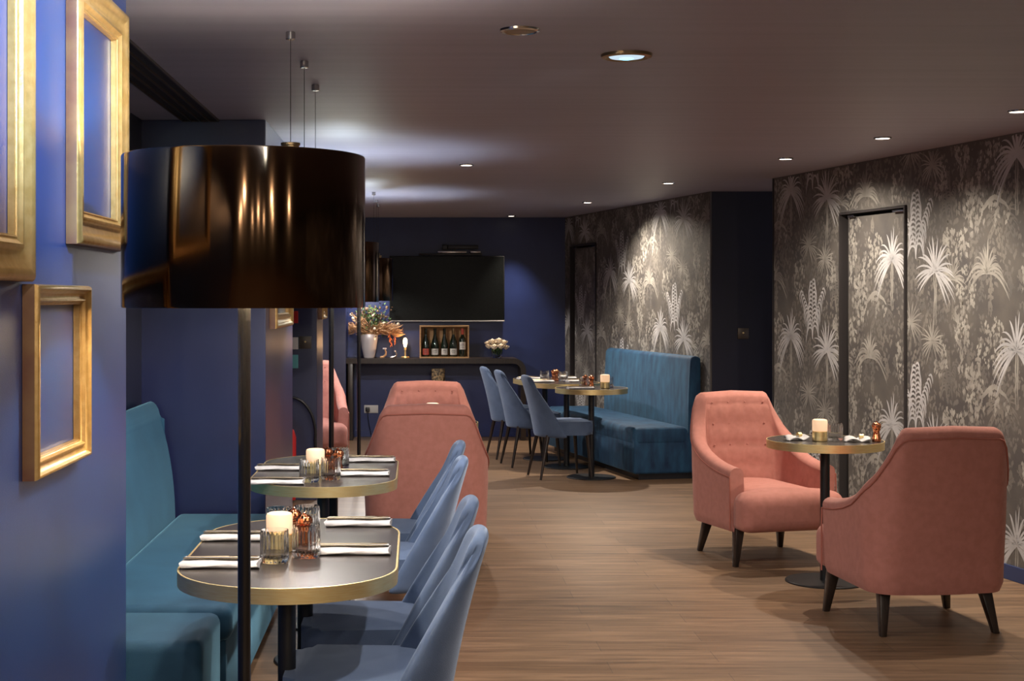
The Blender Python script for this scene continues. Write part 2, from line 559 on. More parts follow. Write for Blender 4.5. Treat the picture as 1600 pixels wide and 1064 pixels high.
TW, TH = 1.33, 1.03
def tile(rg, s, z):
    o = []
    # soft background growth, then plants in front
    cluster(o, rg, s + 0.66, z + 0.25, 0.66, 0.58, 1000, 0.036, 3)
    cluster(o, rg, s + 0.10, z + 0.70, 0.36, 0.38, 380, 0.034, 3)
    fan(o, rg, s + 1.20, z + 0.22, 0.15, 13, 3, -40, 220, 0.5)
    feather(o, rg, s + 0.66, z + 0.22, 0.26, 5, 3)
    for k in range(10):
        vine(o, rg, s + rg.uniform(0, TW), z + rg.uniform(0, TH), rg.uniform(.10, .30), 3)
    cluster(o, rg, s + 0.86, z + 0.86, 0.10, 0.13, 70, 0.032, 2)
    cluster(o, rg, s + 0.80, z + 0.66, 0.07, 0.12, 40, 0.030, 2)
    cluster(o, rg, s + 1.12, z + 0.56, 0.12, 0.15, 80, 0.034, 2)
    cluster(o, rg, s + 0.92, z + 0.30, 0.10, 0.18, 70, 0.042, 2)
    cluster(o, rg, s + 0.76, z + 0.10, 0.15, 0.10, 80, 0.038, 2)
    cluster(o, rg, s + 0.12, z + 0.42, 0.08, 0.14, 55, 0.034, 2)
    cluster(o, rg, s + 0.60, z + 0.46, 0.07, 0.12, 40, 0.036, 2)
    for k in range(4):
        vine(o, rg, s + 0.75 + 0.13 * k, z + 0.75 - 0.1 * k, 0.26, 2)
    branch(o, rg, s + 1.00, z + 0.24, 0.26, 2)
    fan(o, rg, s + 1.06, z + 0.93, 0.18, 15, 2, 10, 170, 0.9, False)
    fan(o, rg, s + 0.27, z + 0.645, 0.125, 15, 2, -60, 240, 0.25)
    fan(o, rg, s + 0.51, z + 0.54, 0.12, 15, 2, -60, 240, 0.30)
    fan(o, rg, s + 0.72, z + 0.90, 0.13, 13, 2, 0, 180, 0.5)
    feather(o, rg, s + 0.33, z + 0.00, 0.40, 4, 1)
    fan(o, rg, s, z, 0.20, 17, 1)
    fan(o, rg, s + 0.54, z - 0.08, 0.20, 17, 1, -50, 200, 0.45)
    return o

def pattern(smin, smax, zmin, zmax, s0, keep):
    o = []
    c0 = int(math.floor((smin - s0) / TW)) - 2
    c1 = int(math.ceil((smax - s0) / TW)) + 1
    for c in range(c0, c1 + 1):
        for r_ in range(-2, 3):
            z0 = 1.22 + r_ * TH - (0.515 if c % 2 else 0)
            o += tile(random.Random(11), s0 + c * TW, z0)
    res = []
    for pts, mi in o:
        cs = sum(p[0] for p in pts) / len(pts)
        cz = sum(p[1] for p in pts) / len(pts)
        if all(smin + .003 < p[0] < smax - .003 and zmin + .003 < p[1] < zmax - .003 for p in pts) and keep(cs, cz, pts):
            res.append((pts, mi))
    return res

def paper_quads(bm, quads, d):
    for i, (pts, mi) in enumerate(quads):
        off = d + 0.0003 * mi if mi != 3 else d
        off = d + {3: 0.0002, 2: 0.0006, 1: 0.0010}[mi] + (i % 7) * 0.00003
        vs_ = [bm.verts.new((s, -off, z)) for s, z in pts]
        try:
            f = bm.faces.new(vs_)
            f.material_index = mi
        except ValueError:
            pass

def flat_link(name, bm, mats, **k):
    """link without recalculating normals of the loose printed shapes"""
    return link(name, bm, mats, smooth=False, **k)

WP = [M['wp_ground'], M['wp_pale'], M['wp_mid'], M['wp_dim']]
def paper_wall(name, P0, P1, s0, door):
    """local frame: x along the wall (far -> near), -y out of the wall into the room"""
    P0, P1 = Vector(P0), Vector(P1)
    d = (P1 - P0)
    Ln = d.length
    ang = math.atan2(d.y, d.x)
    ds, de, dh = door
    bm = new()
    for (a, b_, z0, z1) in [(0, ds, 0, CEIL), (de, Ln, 0, CEIL), (ds, de, dh, CEIL)]:
        box(bm, a, b_, 0, 0.12, z0, z1)
    def keep_wall(cs, cz, pts):
        return not any(ds - .002 < p[0] < de + .002 and p[1] < dh + .002 for p in pts)
    paper_quads(bm, pattern(0, Ln, 0.0, CEIL, s0, keep_wall), 0.0)
    wall = struct(flat_link(name, bm, WP, loc=(P0.x, P0.y, 0), rot=(0, 0, ang)))
    return wall, ang, Ln

def jib_door(name, P0, ang, s0, door, fw=0.016, proud=0.014):
    ds, de, dh = door
    root = empty(name, (P0[0], P0[1], 0), ang)
    root['kind'] = 'structure'
    g = 0.004
    bm = new()
    box(bm, ds + g, ds + fw, -proud, 0.10, 0, dh - g)
    box(bm, de - fw, de - g, -proud, 0.10, 0, dh - g)
    box(bm, ds + fw, de - fw, -proud, 0.10, dh - fw, dh - g)
    link('door_frame', bm, M['door_frame'], root, smooth=False)
    bm = new()
    box(bm, ds + fw, de - fw, 0.075, 0.10, 0, dh - fw)
    link('door_recess', bm, M['door_gap'], root, smooth=False)
    bm = new()
    l0, l1 = ds + fw + 0.055, de - fw - 0.008
    box(bm, l0, l1, 0.02, 0.06, 0.008, dh - fw - 0.02)
    qs = pattern(l0, l1, 0.01, dh - fw - 0.022, s0 + 0.02, lambda a, b_, p: True)
    for i, (pts, mi) in enumerate(qs):
        off = {3: 0.0002, 2: 0.0006, 1: 0.0010}[mi] + (i % 7) * 0.00003
        f = bm.faces.new([bm.verts.new((s, 0.02 - off, z)) for s, z in pts])
        f.material_index = mi
    link('door_leaf', bm, WP, root, smooth=False)
    bm = new()
    box(bm, ds + fw + 0.08, ds + fw + 0.16, 0.0, 0.03, dh - fw - 0.022, dh - fw - 0.008, 0.002)
    box(bm, de - fw - 0.16, de - fw - 0.03, 0.0, 0.03, dh - fw - 0.022, dh - fw - 0.008, 0.002)
    link('hinge', bm, M['chrome'], root, smooth=False)
    return root

DR1 = (1.003, 1.837, 2.065)
PR0, PR1 = (2.61, 10.5), (3.19 + 0.58 * 2.2, 7.56 - 2.94 * 2.2)
wall, ang, Ln = paper_wall('wall_right_front', PR0, PR1, 0.278, DR1)
jib_door('door_1', PR0, ang, 0.278, DR1)
bm = new(); box(bm, 0, DR1[0] - 0.002, -0.012, 0, 0, 0.08, 0.002); box(bm, DR1[1] + 0.002, Ln, -0.012, 0, 0, 0.08, 0.002)
struct(link('baseboard_right', bm, M['baseboard'], smooth=False, loc=(PR0[0], PR0[1], 0), rot=(0, 0, ang)))
bm = new(); box(bm, -0.02, 0.0, -0.004, 0.12, 0, CEIL)
struct(link('trim_1', bm, M['black_satin'], smooth=False, loc=(PR0[0], PR0[1], 0), rot=(0, 0, ang)))
DR2 = (0.278, 1.12, 2.065)
PF0, PF1 = (1.60, 15.68), (2.41, 11.80)
wall, ang2, Ln2 = paper_wall('wall_right_rear', PF0, PF1, 2.865 - 2 * TW, DR2)
jib_door('door_2', PF0, ang2, 2.865 - 2 * TW, DR2, fw=0.018)

# ceiling grille over the recess
root = empty('ceiling_grille', (-1.055, 5.9, CEIL), 0, 'long dark linear air grille with thin slats in the ceiling above the left banquette', 'air grille')
bm = new()
for x in (-0.09, 0.085):
    box(bm, x, x + 0.006, -1.2, 1.15, -0.012, 0)
for y in (-1.2, 1.144):
    box(bm, -0.084, 0.085, y, y + 0.006, -0.012, 0)
link('grille_frame', bm, M['grille_slat'], root, smooth=False)
bm = new(); box(bm, -0.084, 0.085, -1.194, 1.144, -0.003, 0)
link('backing', bm, M['grille_dark'], root, smooth=False)
for k in range(3):
    bm = new(); x = -0.046 + k * 0.043
    box(bm, x, x + 0.006, -1.194, 1.144, -0.012, -0.003)
    link('slat', bm, M['grille_slat'], root, smooth=False)

# ------------------------------------------------------------------ downlights, speaker
dl_lab = ['small lit downlight in the ceiling left of the others, above the middle armchairs',
          'small lit downlight in the ceiling in front of the dark niche',
          'small lit downlight in the ceiling over the rear banquette',
          'farthest small lit downlight, close to the navy back wall',
          'small lit downlight left of the three along the near wallpapered wall',
          'small lit downlight in the middle of the three along the near wallpapered wall',
          'small lit downlight at the right edge of the picture near the wallpaper']
for i, d in enumerate(DOWN):
    root = empty('downlight', (d[0], d[1], CEIL), 0, dl_lab[i], 'ceiling light', 'small lit ceiling downlights')
    bm = new(); lathe(bm, [(0.040, 0), (0.048, 0), (0.047, -0.006), (0.041, -0.008), (0.036, -0.003)], 28)
    link('trim_ring', bm, M['chrome'], root)
    bm = new(); cyl(bm, 0.038, -0.006, -0.001, 24)
    link('lens', bm, M['lens'], root)
root = empty('recessed_spotlight', (0.756, 5.17, CEIL), 0, 'large round ceiling spotlight with bronze rim and glowing blue-white glass', 'ceiling light')
bm = new(); lathe(bm, [(0.068, 0), (0.092, 0), (0.090, -0.010), (0.078, -0.014), (0.068, -0.006)], 40)
link('trim_ring', bm, M['trim_metal'], root)
bm = new(); lathe(bm, [(0, -0.016), (0.03, -0.015), (0.06, -0.011), (0.066, -0.004), (0, -0.002)], 36)
link('lens', bm, M['frost_lens'], root)
bm = new(); lathe(bm, [(0, -0.0185), (0.02, -0.018), (0.026, -0.0158), (0, -0.0150)], 24)
link('bulb', bm, M['cool_lens'], root)
root = empty('ceiling_speaker', (0.338, 4.69, CEIL), 0, 'round unlit bronze ceiling fitting nearest the top of the picture', 'ceiling speaker')
bm = new(); lathe(bm, [(0.052, 0), (0.066, 0), (0.064, -0.006), (0.056, -0.009), (0.052, -0.004)], 40)
link('trim_ring', bm, M['chrome'], root)
bm = new(); cyl(bm, 0.053, -0.006, -0.001, 36)
link('cover', bm, M['trim_metal'], root)

# ------------------------------------------------------------------ picture frames
def frame(name, X, y0, y1, z0, z1, rail, th, label, rough_side=True):
    """empty gilt frame hung on a wall that faces +X; local origin on the wall"""
    root = empty(name, (X, (y0 + y1) / 2, z0), 0, label, 'picture frame', 'gilt picture frames on the left walls')
    W, H = (y1 - y0), (z1 - z0)
    prof = [(0, 0), (0, th * .72), (.05, th * .90), (.12, th), (.22, th), (.30, th * .84), (.42, th * .62), (.55, th * .52),
            (.66, th * .56), (.72, th * .74), (.80, th * .76), (.86, th * .58), (.92, th * .46), (1.0, th * .40), (1.0, 0)]
    bm = new()
    rings = []
    for (u, h) in prof:
        i = u * rail
        rings.append([bm.verts.new((h + 0.001, y, z)) for y, z in
                      [(-W / 2 + i, i), (W / 2 - i, i), (W / 2 - i, H - i), (-W / 2 + i, H - i)]])
    for ri, (A, B) in enumerate(zip(rings, rings[1:])):
        for k in range(4):
            f = bm.faces.new((A[k], A[(k + 1) % 4], B[(k + 1) % 4], B[k]))
            if ri == 0 and rough_side: f.material_index = 1
    A, B = rings[-1], rings[0]
    for k in range(4):
        bm.faces.new((A[k], A[(k + 1) % 4], B[(k + 1) % 4], B[k]))
    link('moulding', bm, [M['gold'], M['frame_side']], root, smooth=True, angle=50)
    # beaded inner lip
    bm = new()
    i = rail * 0.95
    step = 0.012
    for (ya, za, yb, zb) in [(-W / 2 + i, i, W / 2 - i, i), (W / 2 - i, i, W / 2 - i, H - i), (W / 2 - i, H - i, -W / 2 + i, H - i), (-W / 2 + i, H - i, -W / 2 + i, i)]:
        tube(bm, [(th * .47, ya, za), (th * .47, yb, zb)], rail * 0.035, 6)
    link('inner_lip', bm, M['gold'], root)
    return root

frame('picture_frame', XW, 2.35, 3.035, 1.535, 2.34, 0.095, 0.036, 'large empty gilt frame cut off by the left edge of the picture')
frame('picture_frame', XW, 3.43, 4.02, 1.63, 2.29, 0.085, 0.036, 'empty gilt frame hanging highest, next to the near wall end behind the drum lamp')
frame('picture_frame', XW, 3.05, 3.55, 1.112, 1.53, 0.045, 0.036, 'smaller thin gilt frame with dark red side, hung lowest on the near left wall')
frame('picture_frame', -0.737, 7.24, 8.2, 1.345, 2.0, 0.075, 0.04, 'gilt frame seen just below the drum lamp on the first pier')
frame('picture_frame', -0.737, 10.85, 11.35, 1.34, 1.9, 0.06, 0.04, 'narrow gilt frame seen between the lamp poles on the second pier')

# ------------------------------------------------------------------ drum floor lamps
def drum_lamp(x, y, label, power, lcol=(1.0, 0.88, 0.72), rr=0.286, zb=1.478, zt=1.834):
    root = empty('floor_lamp', (x, y, 0), 0, label, 'floor lamp', 'black drum floor lamps')
    bm = new(); lathe(bm, [(rr, zb), (rr + .0015, zb + .003), (rr + .0015, zt - .003), (rr, zt), (rr - .004, zt), (rr - .004, zb)], 96, close=True)
    link('lamp_shade', bm, M['black_gloss'], root, angle=60)
    bm = new(); lathe(bm, [(rr - .0045, zb + .002), (rr - .0045, zt - .002), (rr - .0055, zt - .002), (rr - .0055, zb + .002)], 64, close=True)
    link('shade_lining', bm, M['white_inside'], root)
    bm = new(); cyl(bm, 0.0155, 0.02, zb + 0.15, 24)
    link('pole', bm, M['black_pole'], root)
    bm = new(); lathe(bm, [(0, 0), (0.16, 0), (0.16, 0.010), (0.15, 0.016), (0.03, 0.022), (0, 0.022)], 48)
    link('base', bm, M['black_pole'], root)
    bm = new()
    for k in range(3):
        a = 2 * PI * k / 3 + 0.4
        tube(bm, [(0, 0, zb + 0.09), (math.cos(a) * (rr - .003), math.sin(a) * (rr - .003), zb + 0.04)], 0.003, 6)
    link('spider', bm, M['chrome'], root)
    bm = new(); bmesh.ops.create_uvsphere(bm, u_segments=16, v_segments=10, radius=0.035, matrix=Matrix.Translation((0, 0, zb + 0.20)))
    link('bulb', bm, M['bulb'], root)
    point('lamp_light', (x + 0.06, y, zb + 0.20), power, lcol, 0.05)
    return root
drum_lamp(-0.408, 3.42, 'tall floor lamp with glossy black drum shade, nearest and largest', 30)
drum_lamp(-0.509, 8.66, 'black drum floor lamp behind the second long table, middle of the three', 24, (0.68, 0.82, 1.0))
drum_lamp(-0.480, 12.1, 'farthest black drum floor lamp, its shade overlapping the television edge', 24, (0.68, 0.82, 1.0))

# ------------------------------------------------------------------ pendants on thin wires
def pendant(x, y, ztop, label, group='slim pendants on thin wires', pw=17):
    root = empty('pendant_lamp', (x, y, CEIL), 0, label, 'pendant lamp', group)
    bm = new(); cyl(bm, 0.016, -0.026, 0, 20, bev=0.002)
    link('ceiling_cap', bm, M['chrome'], root)
    L_ = CEIL - ztop
    bm = new(); tube(bm, [(0, 0, -0.026), (0, 0, -L_)], 0.0012, 6)
    link('wire', bm, M['black_satin'], root)
    bm = new(); lathe(bm, [(0, -L_), (0.032, -L_ - 0.002), (0.032, -L_ - 0.010), (0.028, -L_ - 0.012), (0.028, -L_ - 0.24), (0.024, -L_ - 0.24), (0, -L_ - 0.03)], 28)
    link('lamp_shade', bm, M['trim_metal'], root)
    spot('pendant_fill_beam', (x, y, ztop - 0.262), pw, NEUT, 172, 0.35, (x + 0.02, y, 0), 0.02)  # spot added below the hidden shade to light tables and chairs
    return root
pendant(-0.412, 4.73, 2.012, 'nearest pendant, thin wire from a small chrome ceiling cap above the big drum')
pendant(-0.412, 5.31, 1.98, 'second pendant wire and cap, between the two others above the big drum')
pendant(-0.412, 5.90, 1.96, 'third pendant wire and cap, farthest of those above the big drum')
pendant(-0.348, 11.86, 1.93, 'first of the far pendant wires, its cap highest in the picture of that far row', pw=30)
pendant(-0.352, 12.8, 1.90, 'second of the far pendant wires right of the big drum', pw=30)
pendant(-0.350, 13.4, 1.90, 'third of the far pendant wires right of the big drum', pw=30)
pendant(-0.545, 15.1, 1.90, 'far pendant wire hugging the right edge of the big drum, near the back wall')

# ------------------------------------------------------------------ banquettes
def sofa_back(bm, x0, x1, y0, y1, z0, z1, sl=0.07, tr=0.09):
    """rounded upholstered slab with a soft curved top; front towards +x"""
    prof = []
    t = x1 - x0
    prof += [(x0, z0), (x1 + 0.0, z0)]
    for k in range(9):
        a = k / 8
        prof.append((x1 - sl * a ** 2.2, z0 + (z1 - z0 - tr) * a))
    cx = (x0 + x1 - sl) / 2
    rx = (x1 - sl - x0) / 2
    for k in range(1, 10):
        a = PI * k / 10
        prof.append((cx + rx * math.cos(a), z1 - tr + tr * math.sin(a)))
    prof.append((x0, z1 - tr))
    lo = [bm.verts.new((x, y0, z)) for x, z in prof]
    hi = [bm.verts.new((x, y1, z)) for x, z in prof]
    n = len(prof)
    f0 = bm.faces.new(lo)
    f1 = bm.faces.new(list(reversed(hi)))
    for i in range(n):
        j = (i + 1) % n
        bm.faces.new((lo[j], lo[i], hi[i], hi[j]))
    bmesh.ops.bevel(bm, geom=list(f0.edges) + list(f1.edges), offset=0.018, segments=3, profile=0.5, affect='EDGES')

root = empty('banquette', (-1.0, 5.9, 0), 0, 'long teal velvet banquette in the left recess behind the long tables', 'banquette')
bm = new(); sofa_back(bm, -0.335, -0.17, -1.05, 1.10, 0.40, 1.0)
link('backrest', bm, M['teal'], root)
bm = new(); box(bm, -0.165, 0.375, -1.02, 1.12, 0.33, 0.455, 0.04, 4)
link('seat', bm, M['teal'], root)
bm = new(); box(bm, -0.335, 0.355, -1.00, 1.12, 0.06, 0.335, 0.01, 2)
link('base', bm, M['teal'], root)
bm = new(); box(bm, -0.30, 0.30, -0.96, 1.08, 0.0, 0.06)
link('plinth', bm, M['black_satin'], root, smooth=False)
root = empty('banquette', (-1.0, 4.6, 0), 0, 'nearest teal velvet banquette end block with rounded corner, beside the lamp pole', 'banquette')
bm = new(); box(bm, -0.33, 0.345, -0.20, 0.25, 0.06, 0.448, 0.035, 4)
link('seat', bm, M['teal'], root)
bm = new(); box(bm, -0.30, 0.30, -0.17, 0.22, 0.0, 0.06)
link('plinth', bm, M['black_satin'], root, smooth=False)

# rear banquette along the wallpapered wall: local x towards the room, y along the wall
u = (Vector(PF0) - Vector(PF1)).normalized()      # near -> far
ang_b = math.atan2(u.y, u.x) - PI / 2             # local +y -> along u
nrm = Vector((-u.y, u.x))                         # local -x direction is into the room
base = Vector((PF1[0], PF1[1])) + u * 0.16
# local frame: +y along u (away), +x into the wall ; so room side is -x
root = empty('banquette', (base.x, base.y, 0), ang_b, 'blue velvet banquette with high brushed back against the rear wallpaper', 'banquette')
def mirror_x(bm):
    for v in bm.verts:
        v.co.x = -v.co.x
    bmesh.ops.reverse_faces(bm, faces=bm.faces)
bm = new(); sofa_back(bm, 0.010, 0.125, 0.0, 2.10, 0.38, 1.02, 0.02, 0.035); mirror_x(bm)
link('backrest', bm, M['teal_brushed'], root)
bm = new(); box(bm, -0.60, -0.115, -0.0, 2.45, 0.28, 0.435, 0.045, 4)
link('seat', bm, M['teal_brushed'], root)
bm = new(); box(bm, -0.594, -0.010, 0.004, 2.445, 0.05, 0.40, 0.02, 3)
link('base', bm, M['teal_brushed'], root)
bm = new(); box(bm, -0.54, -0.04, 0.05, 2.38, 0.0, 0.05)
link('plinth', bm, M['black_satin'], root, smooth=False)

# ------------------------------------------------------------------ tables
def round_table(x, y, label, group='round brass-edged bistro tables'):
    root = empty('bistro_table', (x, y, 0), 0, label, 'table', group)
    bm = new(); cyl(bm, 0.298, 0.712, 0.7505, 64)
    link('tabletop', bm, M['tabletop'], root)
    bm = new(); lathe(bm, [(0.2985, 0.709), (0.302, 0.709), (0.302, 0.751), (0.2985, 0.751)], 72, close=True)
    link('edge_band', bm, M['brass'], root)
    bm = new(); cyl(bm, 0.025, 0.010, 0.712, 28)
    link('column', bm, M['black_satin'], root)
    bm = new(); lathe(bm, [(0, 0), (0.205, 0), (0.205, 0.006), (0.20, 0.010), (0, 0.011)], 56)
    link('base', bm, M['black_satin'], root)
    return root

def long_table(x, y, rz, label, group='long brass-edged dining tables'):
    root = empty('dining_table', (x, y, 0), rz, label, 'table', group)
    bm = new(); prism(bm, stadium(0.606, 1.19, 24, 0.003), 0.712, 0.7505)
    link('tabletop', bm, M['tabletop'], root)
    bm = new()
    o, i_ = stadium(0.612, 1.196, 24), stadium(0.606, 1.19, 24, 0.0025)
    n = len(o)
    rings = [[bm.verts.new((p[0], p[1], z)) for p in pl] for pl, z in [(o, 0.709), (o, 0.751), (i_, 0.751), (i_, 0.709)]]
    for k in range(4):
        A, B = rings[k], rings[(k + 1) % 4]
        for q in range(n):
            bm.faces.new((A[q], A[(q + 1) % n], B[(q + 1) % n], B[q]))
    link('edge_band', bm, M['brass'], root)
    for s in (-1, 1):
        bm = new(); cyl(bm, 0.025, 0.010, 0.712, 28, 0, s * 0.33)
        link('column', bm, M['black_satin'], root)
        bm = new(); lathe(bm, [(0, 0), (0.205, 0), (0.205, 0.006), (0.20, 0.010), (0, 0.011)], 48, 0, s * 0.33)
        link('base', bm, M['black_satin'], root)
    return root
long_table(-0.357, 4.31, 0, 'nearest long table with rounded ends and brass edge, in front of the banquette')
long_table(-0.385, 6.30, 0, 'second long brass-edged table, behind the nearest one at the left')
round_table(2.164, 7.62, 'round brass-edged table between the two salmon armchairs at right')
round_table(1.467, 12.05, 'round brass-edged table at the near end of the rear blue banquette')
round_table(0.075, 8.72, 'round table almost hidden between the two middle armchairs')
long_table(1.27, 13.12, ang_b, 'rear long brass-edged table before the banquette, nearest the back wall')

# ------------------------------------------------------------------ dining chairs (face local -Y)
def make_dining_chair():
    root = empty('dining_chair', (0, 0, 0), 0, None, 'chair', 'dusty blue dining chairs')
    bm = new()
    NU, NV = 14, 12
    g = []
    for j in range(NV + 1):
        v = j / NV
        row = []
        for i in range(NU + 1):
            uu = -1 + 2 * i / NU
            a = uu * R(86)
            wv = 0.232 * (1 - v) + 0.112 * v + 0.018 * math.sin(PI * v)
            fv = 0.165 * (1 - v) ** 1.05 + 0.028
            x = wv * math.sin(a) / math.sin(R(86))
            yy = 0.195 + 0.120 * v - 0.01 * math.sin(PI * v) - fv * (1 - math.cos(a)) / (1 - math.cos(R(86)))
            zt = 0.862 - 0.045 * abs(uu) ** 3
            zbot = 0.345 + 0.0 * abs(uu)
            row.append(bm.verts.new((x, yy, zbot + (zt - zbot) * v)))
        g.append(row)
    for j in range(NV):
        for i in range(NU):
            bm.faces.new((g[j][i], g[j][i + 1], g[j + 1][i + 1], g[j + 1][i]))
    o = link('backrest', bm, M['denim'], root, angle=180)
    sm = o.modifiers.new('thick', 'SOLIDIFY'); sm.thickness = 0.042; sm.offset = 0
    sb = o.modifiers.new('soft', 'SUBSURF'); sb.levels = 2; sb.render_levels = 2
    bm = new()
    ol = round_poly([(-0.205, 0.16), (-0.228, -0.235), (0.228, -0.235), (0.205, 0.16)], [0.06, 0.09, 0.09, 0.06], 8)
    prism(bm, ol, 0.365, 0.478, 0.034, 5)
    link('seat', bm, M['denim'], root, angle=60)
    for sx in (-1, 1):
        bm = new(); tube(bm, [(sx * 0.165, -0.185, 0.375), (sx * 0.195, -0.215, 0.0)], [0.018, 0.0095], 14)
        link('leg', bm, M['black_wood'], root)
        bm = new(); tube(bm, [(sx * 0.150, 0.150, 0.375), (sx * 0.185, 0.225, 0.0)], [0.018, 0.0095], 14)
        link('leg', bm, M['black_wood'], root)
    return root
dch = make_dining_chair()
CH = [
    (-0.125, 4.03, -90, 'dusty blue dining chair nearest the camera at the nearest long table'),
    (-0.125, 4.65, -90, 'dusty blue dining chair at the nearest long table, farther from the camera of its two'),
    (-0.115, 5.84, -91, 'dusty blue dining chair at the second long table, nearer of its two'),
    (-0.105, 6.47, -90, 'dusty blue dining chair at the second long table, in front of the salmon armchair back'),
    (1.21, 12.10, 102, 'dusty blue chair fully visible at the round table by the rear banquette'),
    (1.03, 12.95, 102, 'dusty blue chair in the middle of the three at the rear right'),
    (0.93, 13.60, 102, 'dusty blue chair farthest left of the three at the rear right'),
]
for i, (x, y, a, lab) in enumerate(CH):
    if i == 0:
        dch.location = (x, y, 0); dch.rotation_euler = (0, 0, R(a)); dch['label'] = lab
    else:
        dup(dch, (x, y, 0), R(a), lab)

# ------------------------------------------------------------------ salmon armchairs (face local -Y)
def arm_path(n=64):
    """outer plan line, from front of left arm round the back to front of right arm"""
    left = [(-0.318 - 0.008 * k / 12, -0.245 + 0.43 * k / 12) for k in range(13)]
    c = (-0.196, 0.185)
    for k in range(1, 15):
        a = PI - (PI / 2) * k / 14
        left.append((c[0] + 0.13 * math.cos(a), c[1] + 0.140 * math.sin(a)))
    for k in range(1, 7):
        left.append((-0.196 + 0.196 * k / 6, 0.325 + 0.014 * math.sin(PI / 2 * k / 6)))
    right = [(-x, y) for x, y in reversed(left[:-1])]
    pts = [Vector(p) for p in left + right]
    # resample evenly
    d = [0]
    for a, b_ in zip(pts, pts[1:]):
        d.append(d[-1] + (b_ - a).length)
    out = []
    j = 0
    for k in range(n + 1):
        s = d[-1] * k / n
        while j < len(d) - 2 and d[j + 1] < s:
            j += 1
        t = (s - d[j]) / (d[j + 1] - d[j])
        out.append(pts[j].lerp(pts[j + 1], t))
    return out

ZK = [(0, .545), (.08, .550), (.18, .560), (.30, .580), (.42, .612), (.51, .655), (.60, .725), (.66, .815), (.69, .880), (.715, .915), (.74, .928), (1.0, .937)]
def ztop(a):
    for (a0, z0), (a1, z1) in zip(ZK, ZK[1:]):
        if a <= a1:
            t = (a - a0) / (a1 - a0)
            return z0 + (z1 - z0) * t
    return ZK[-1][1]

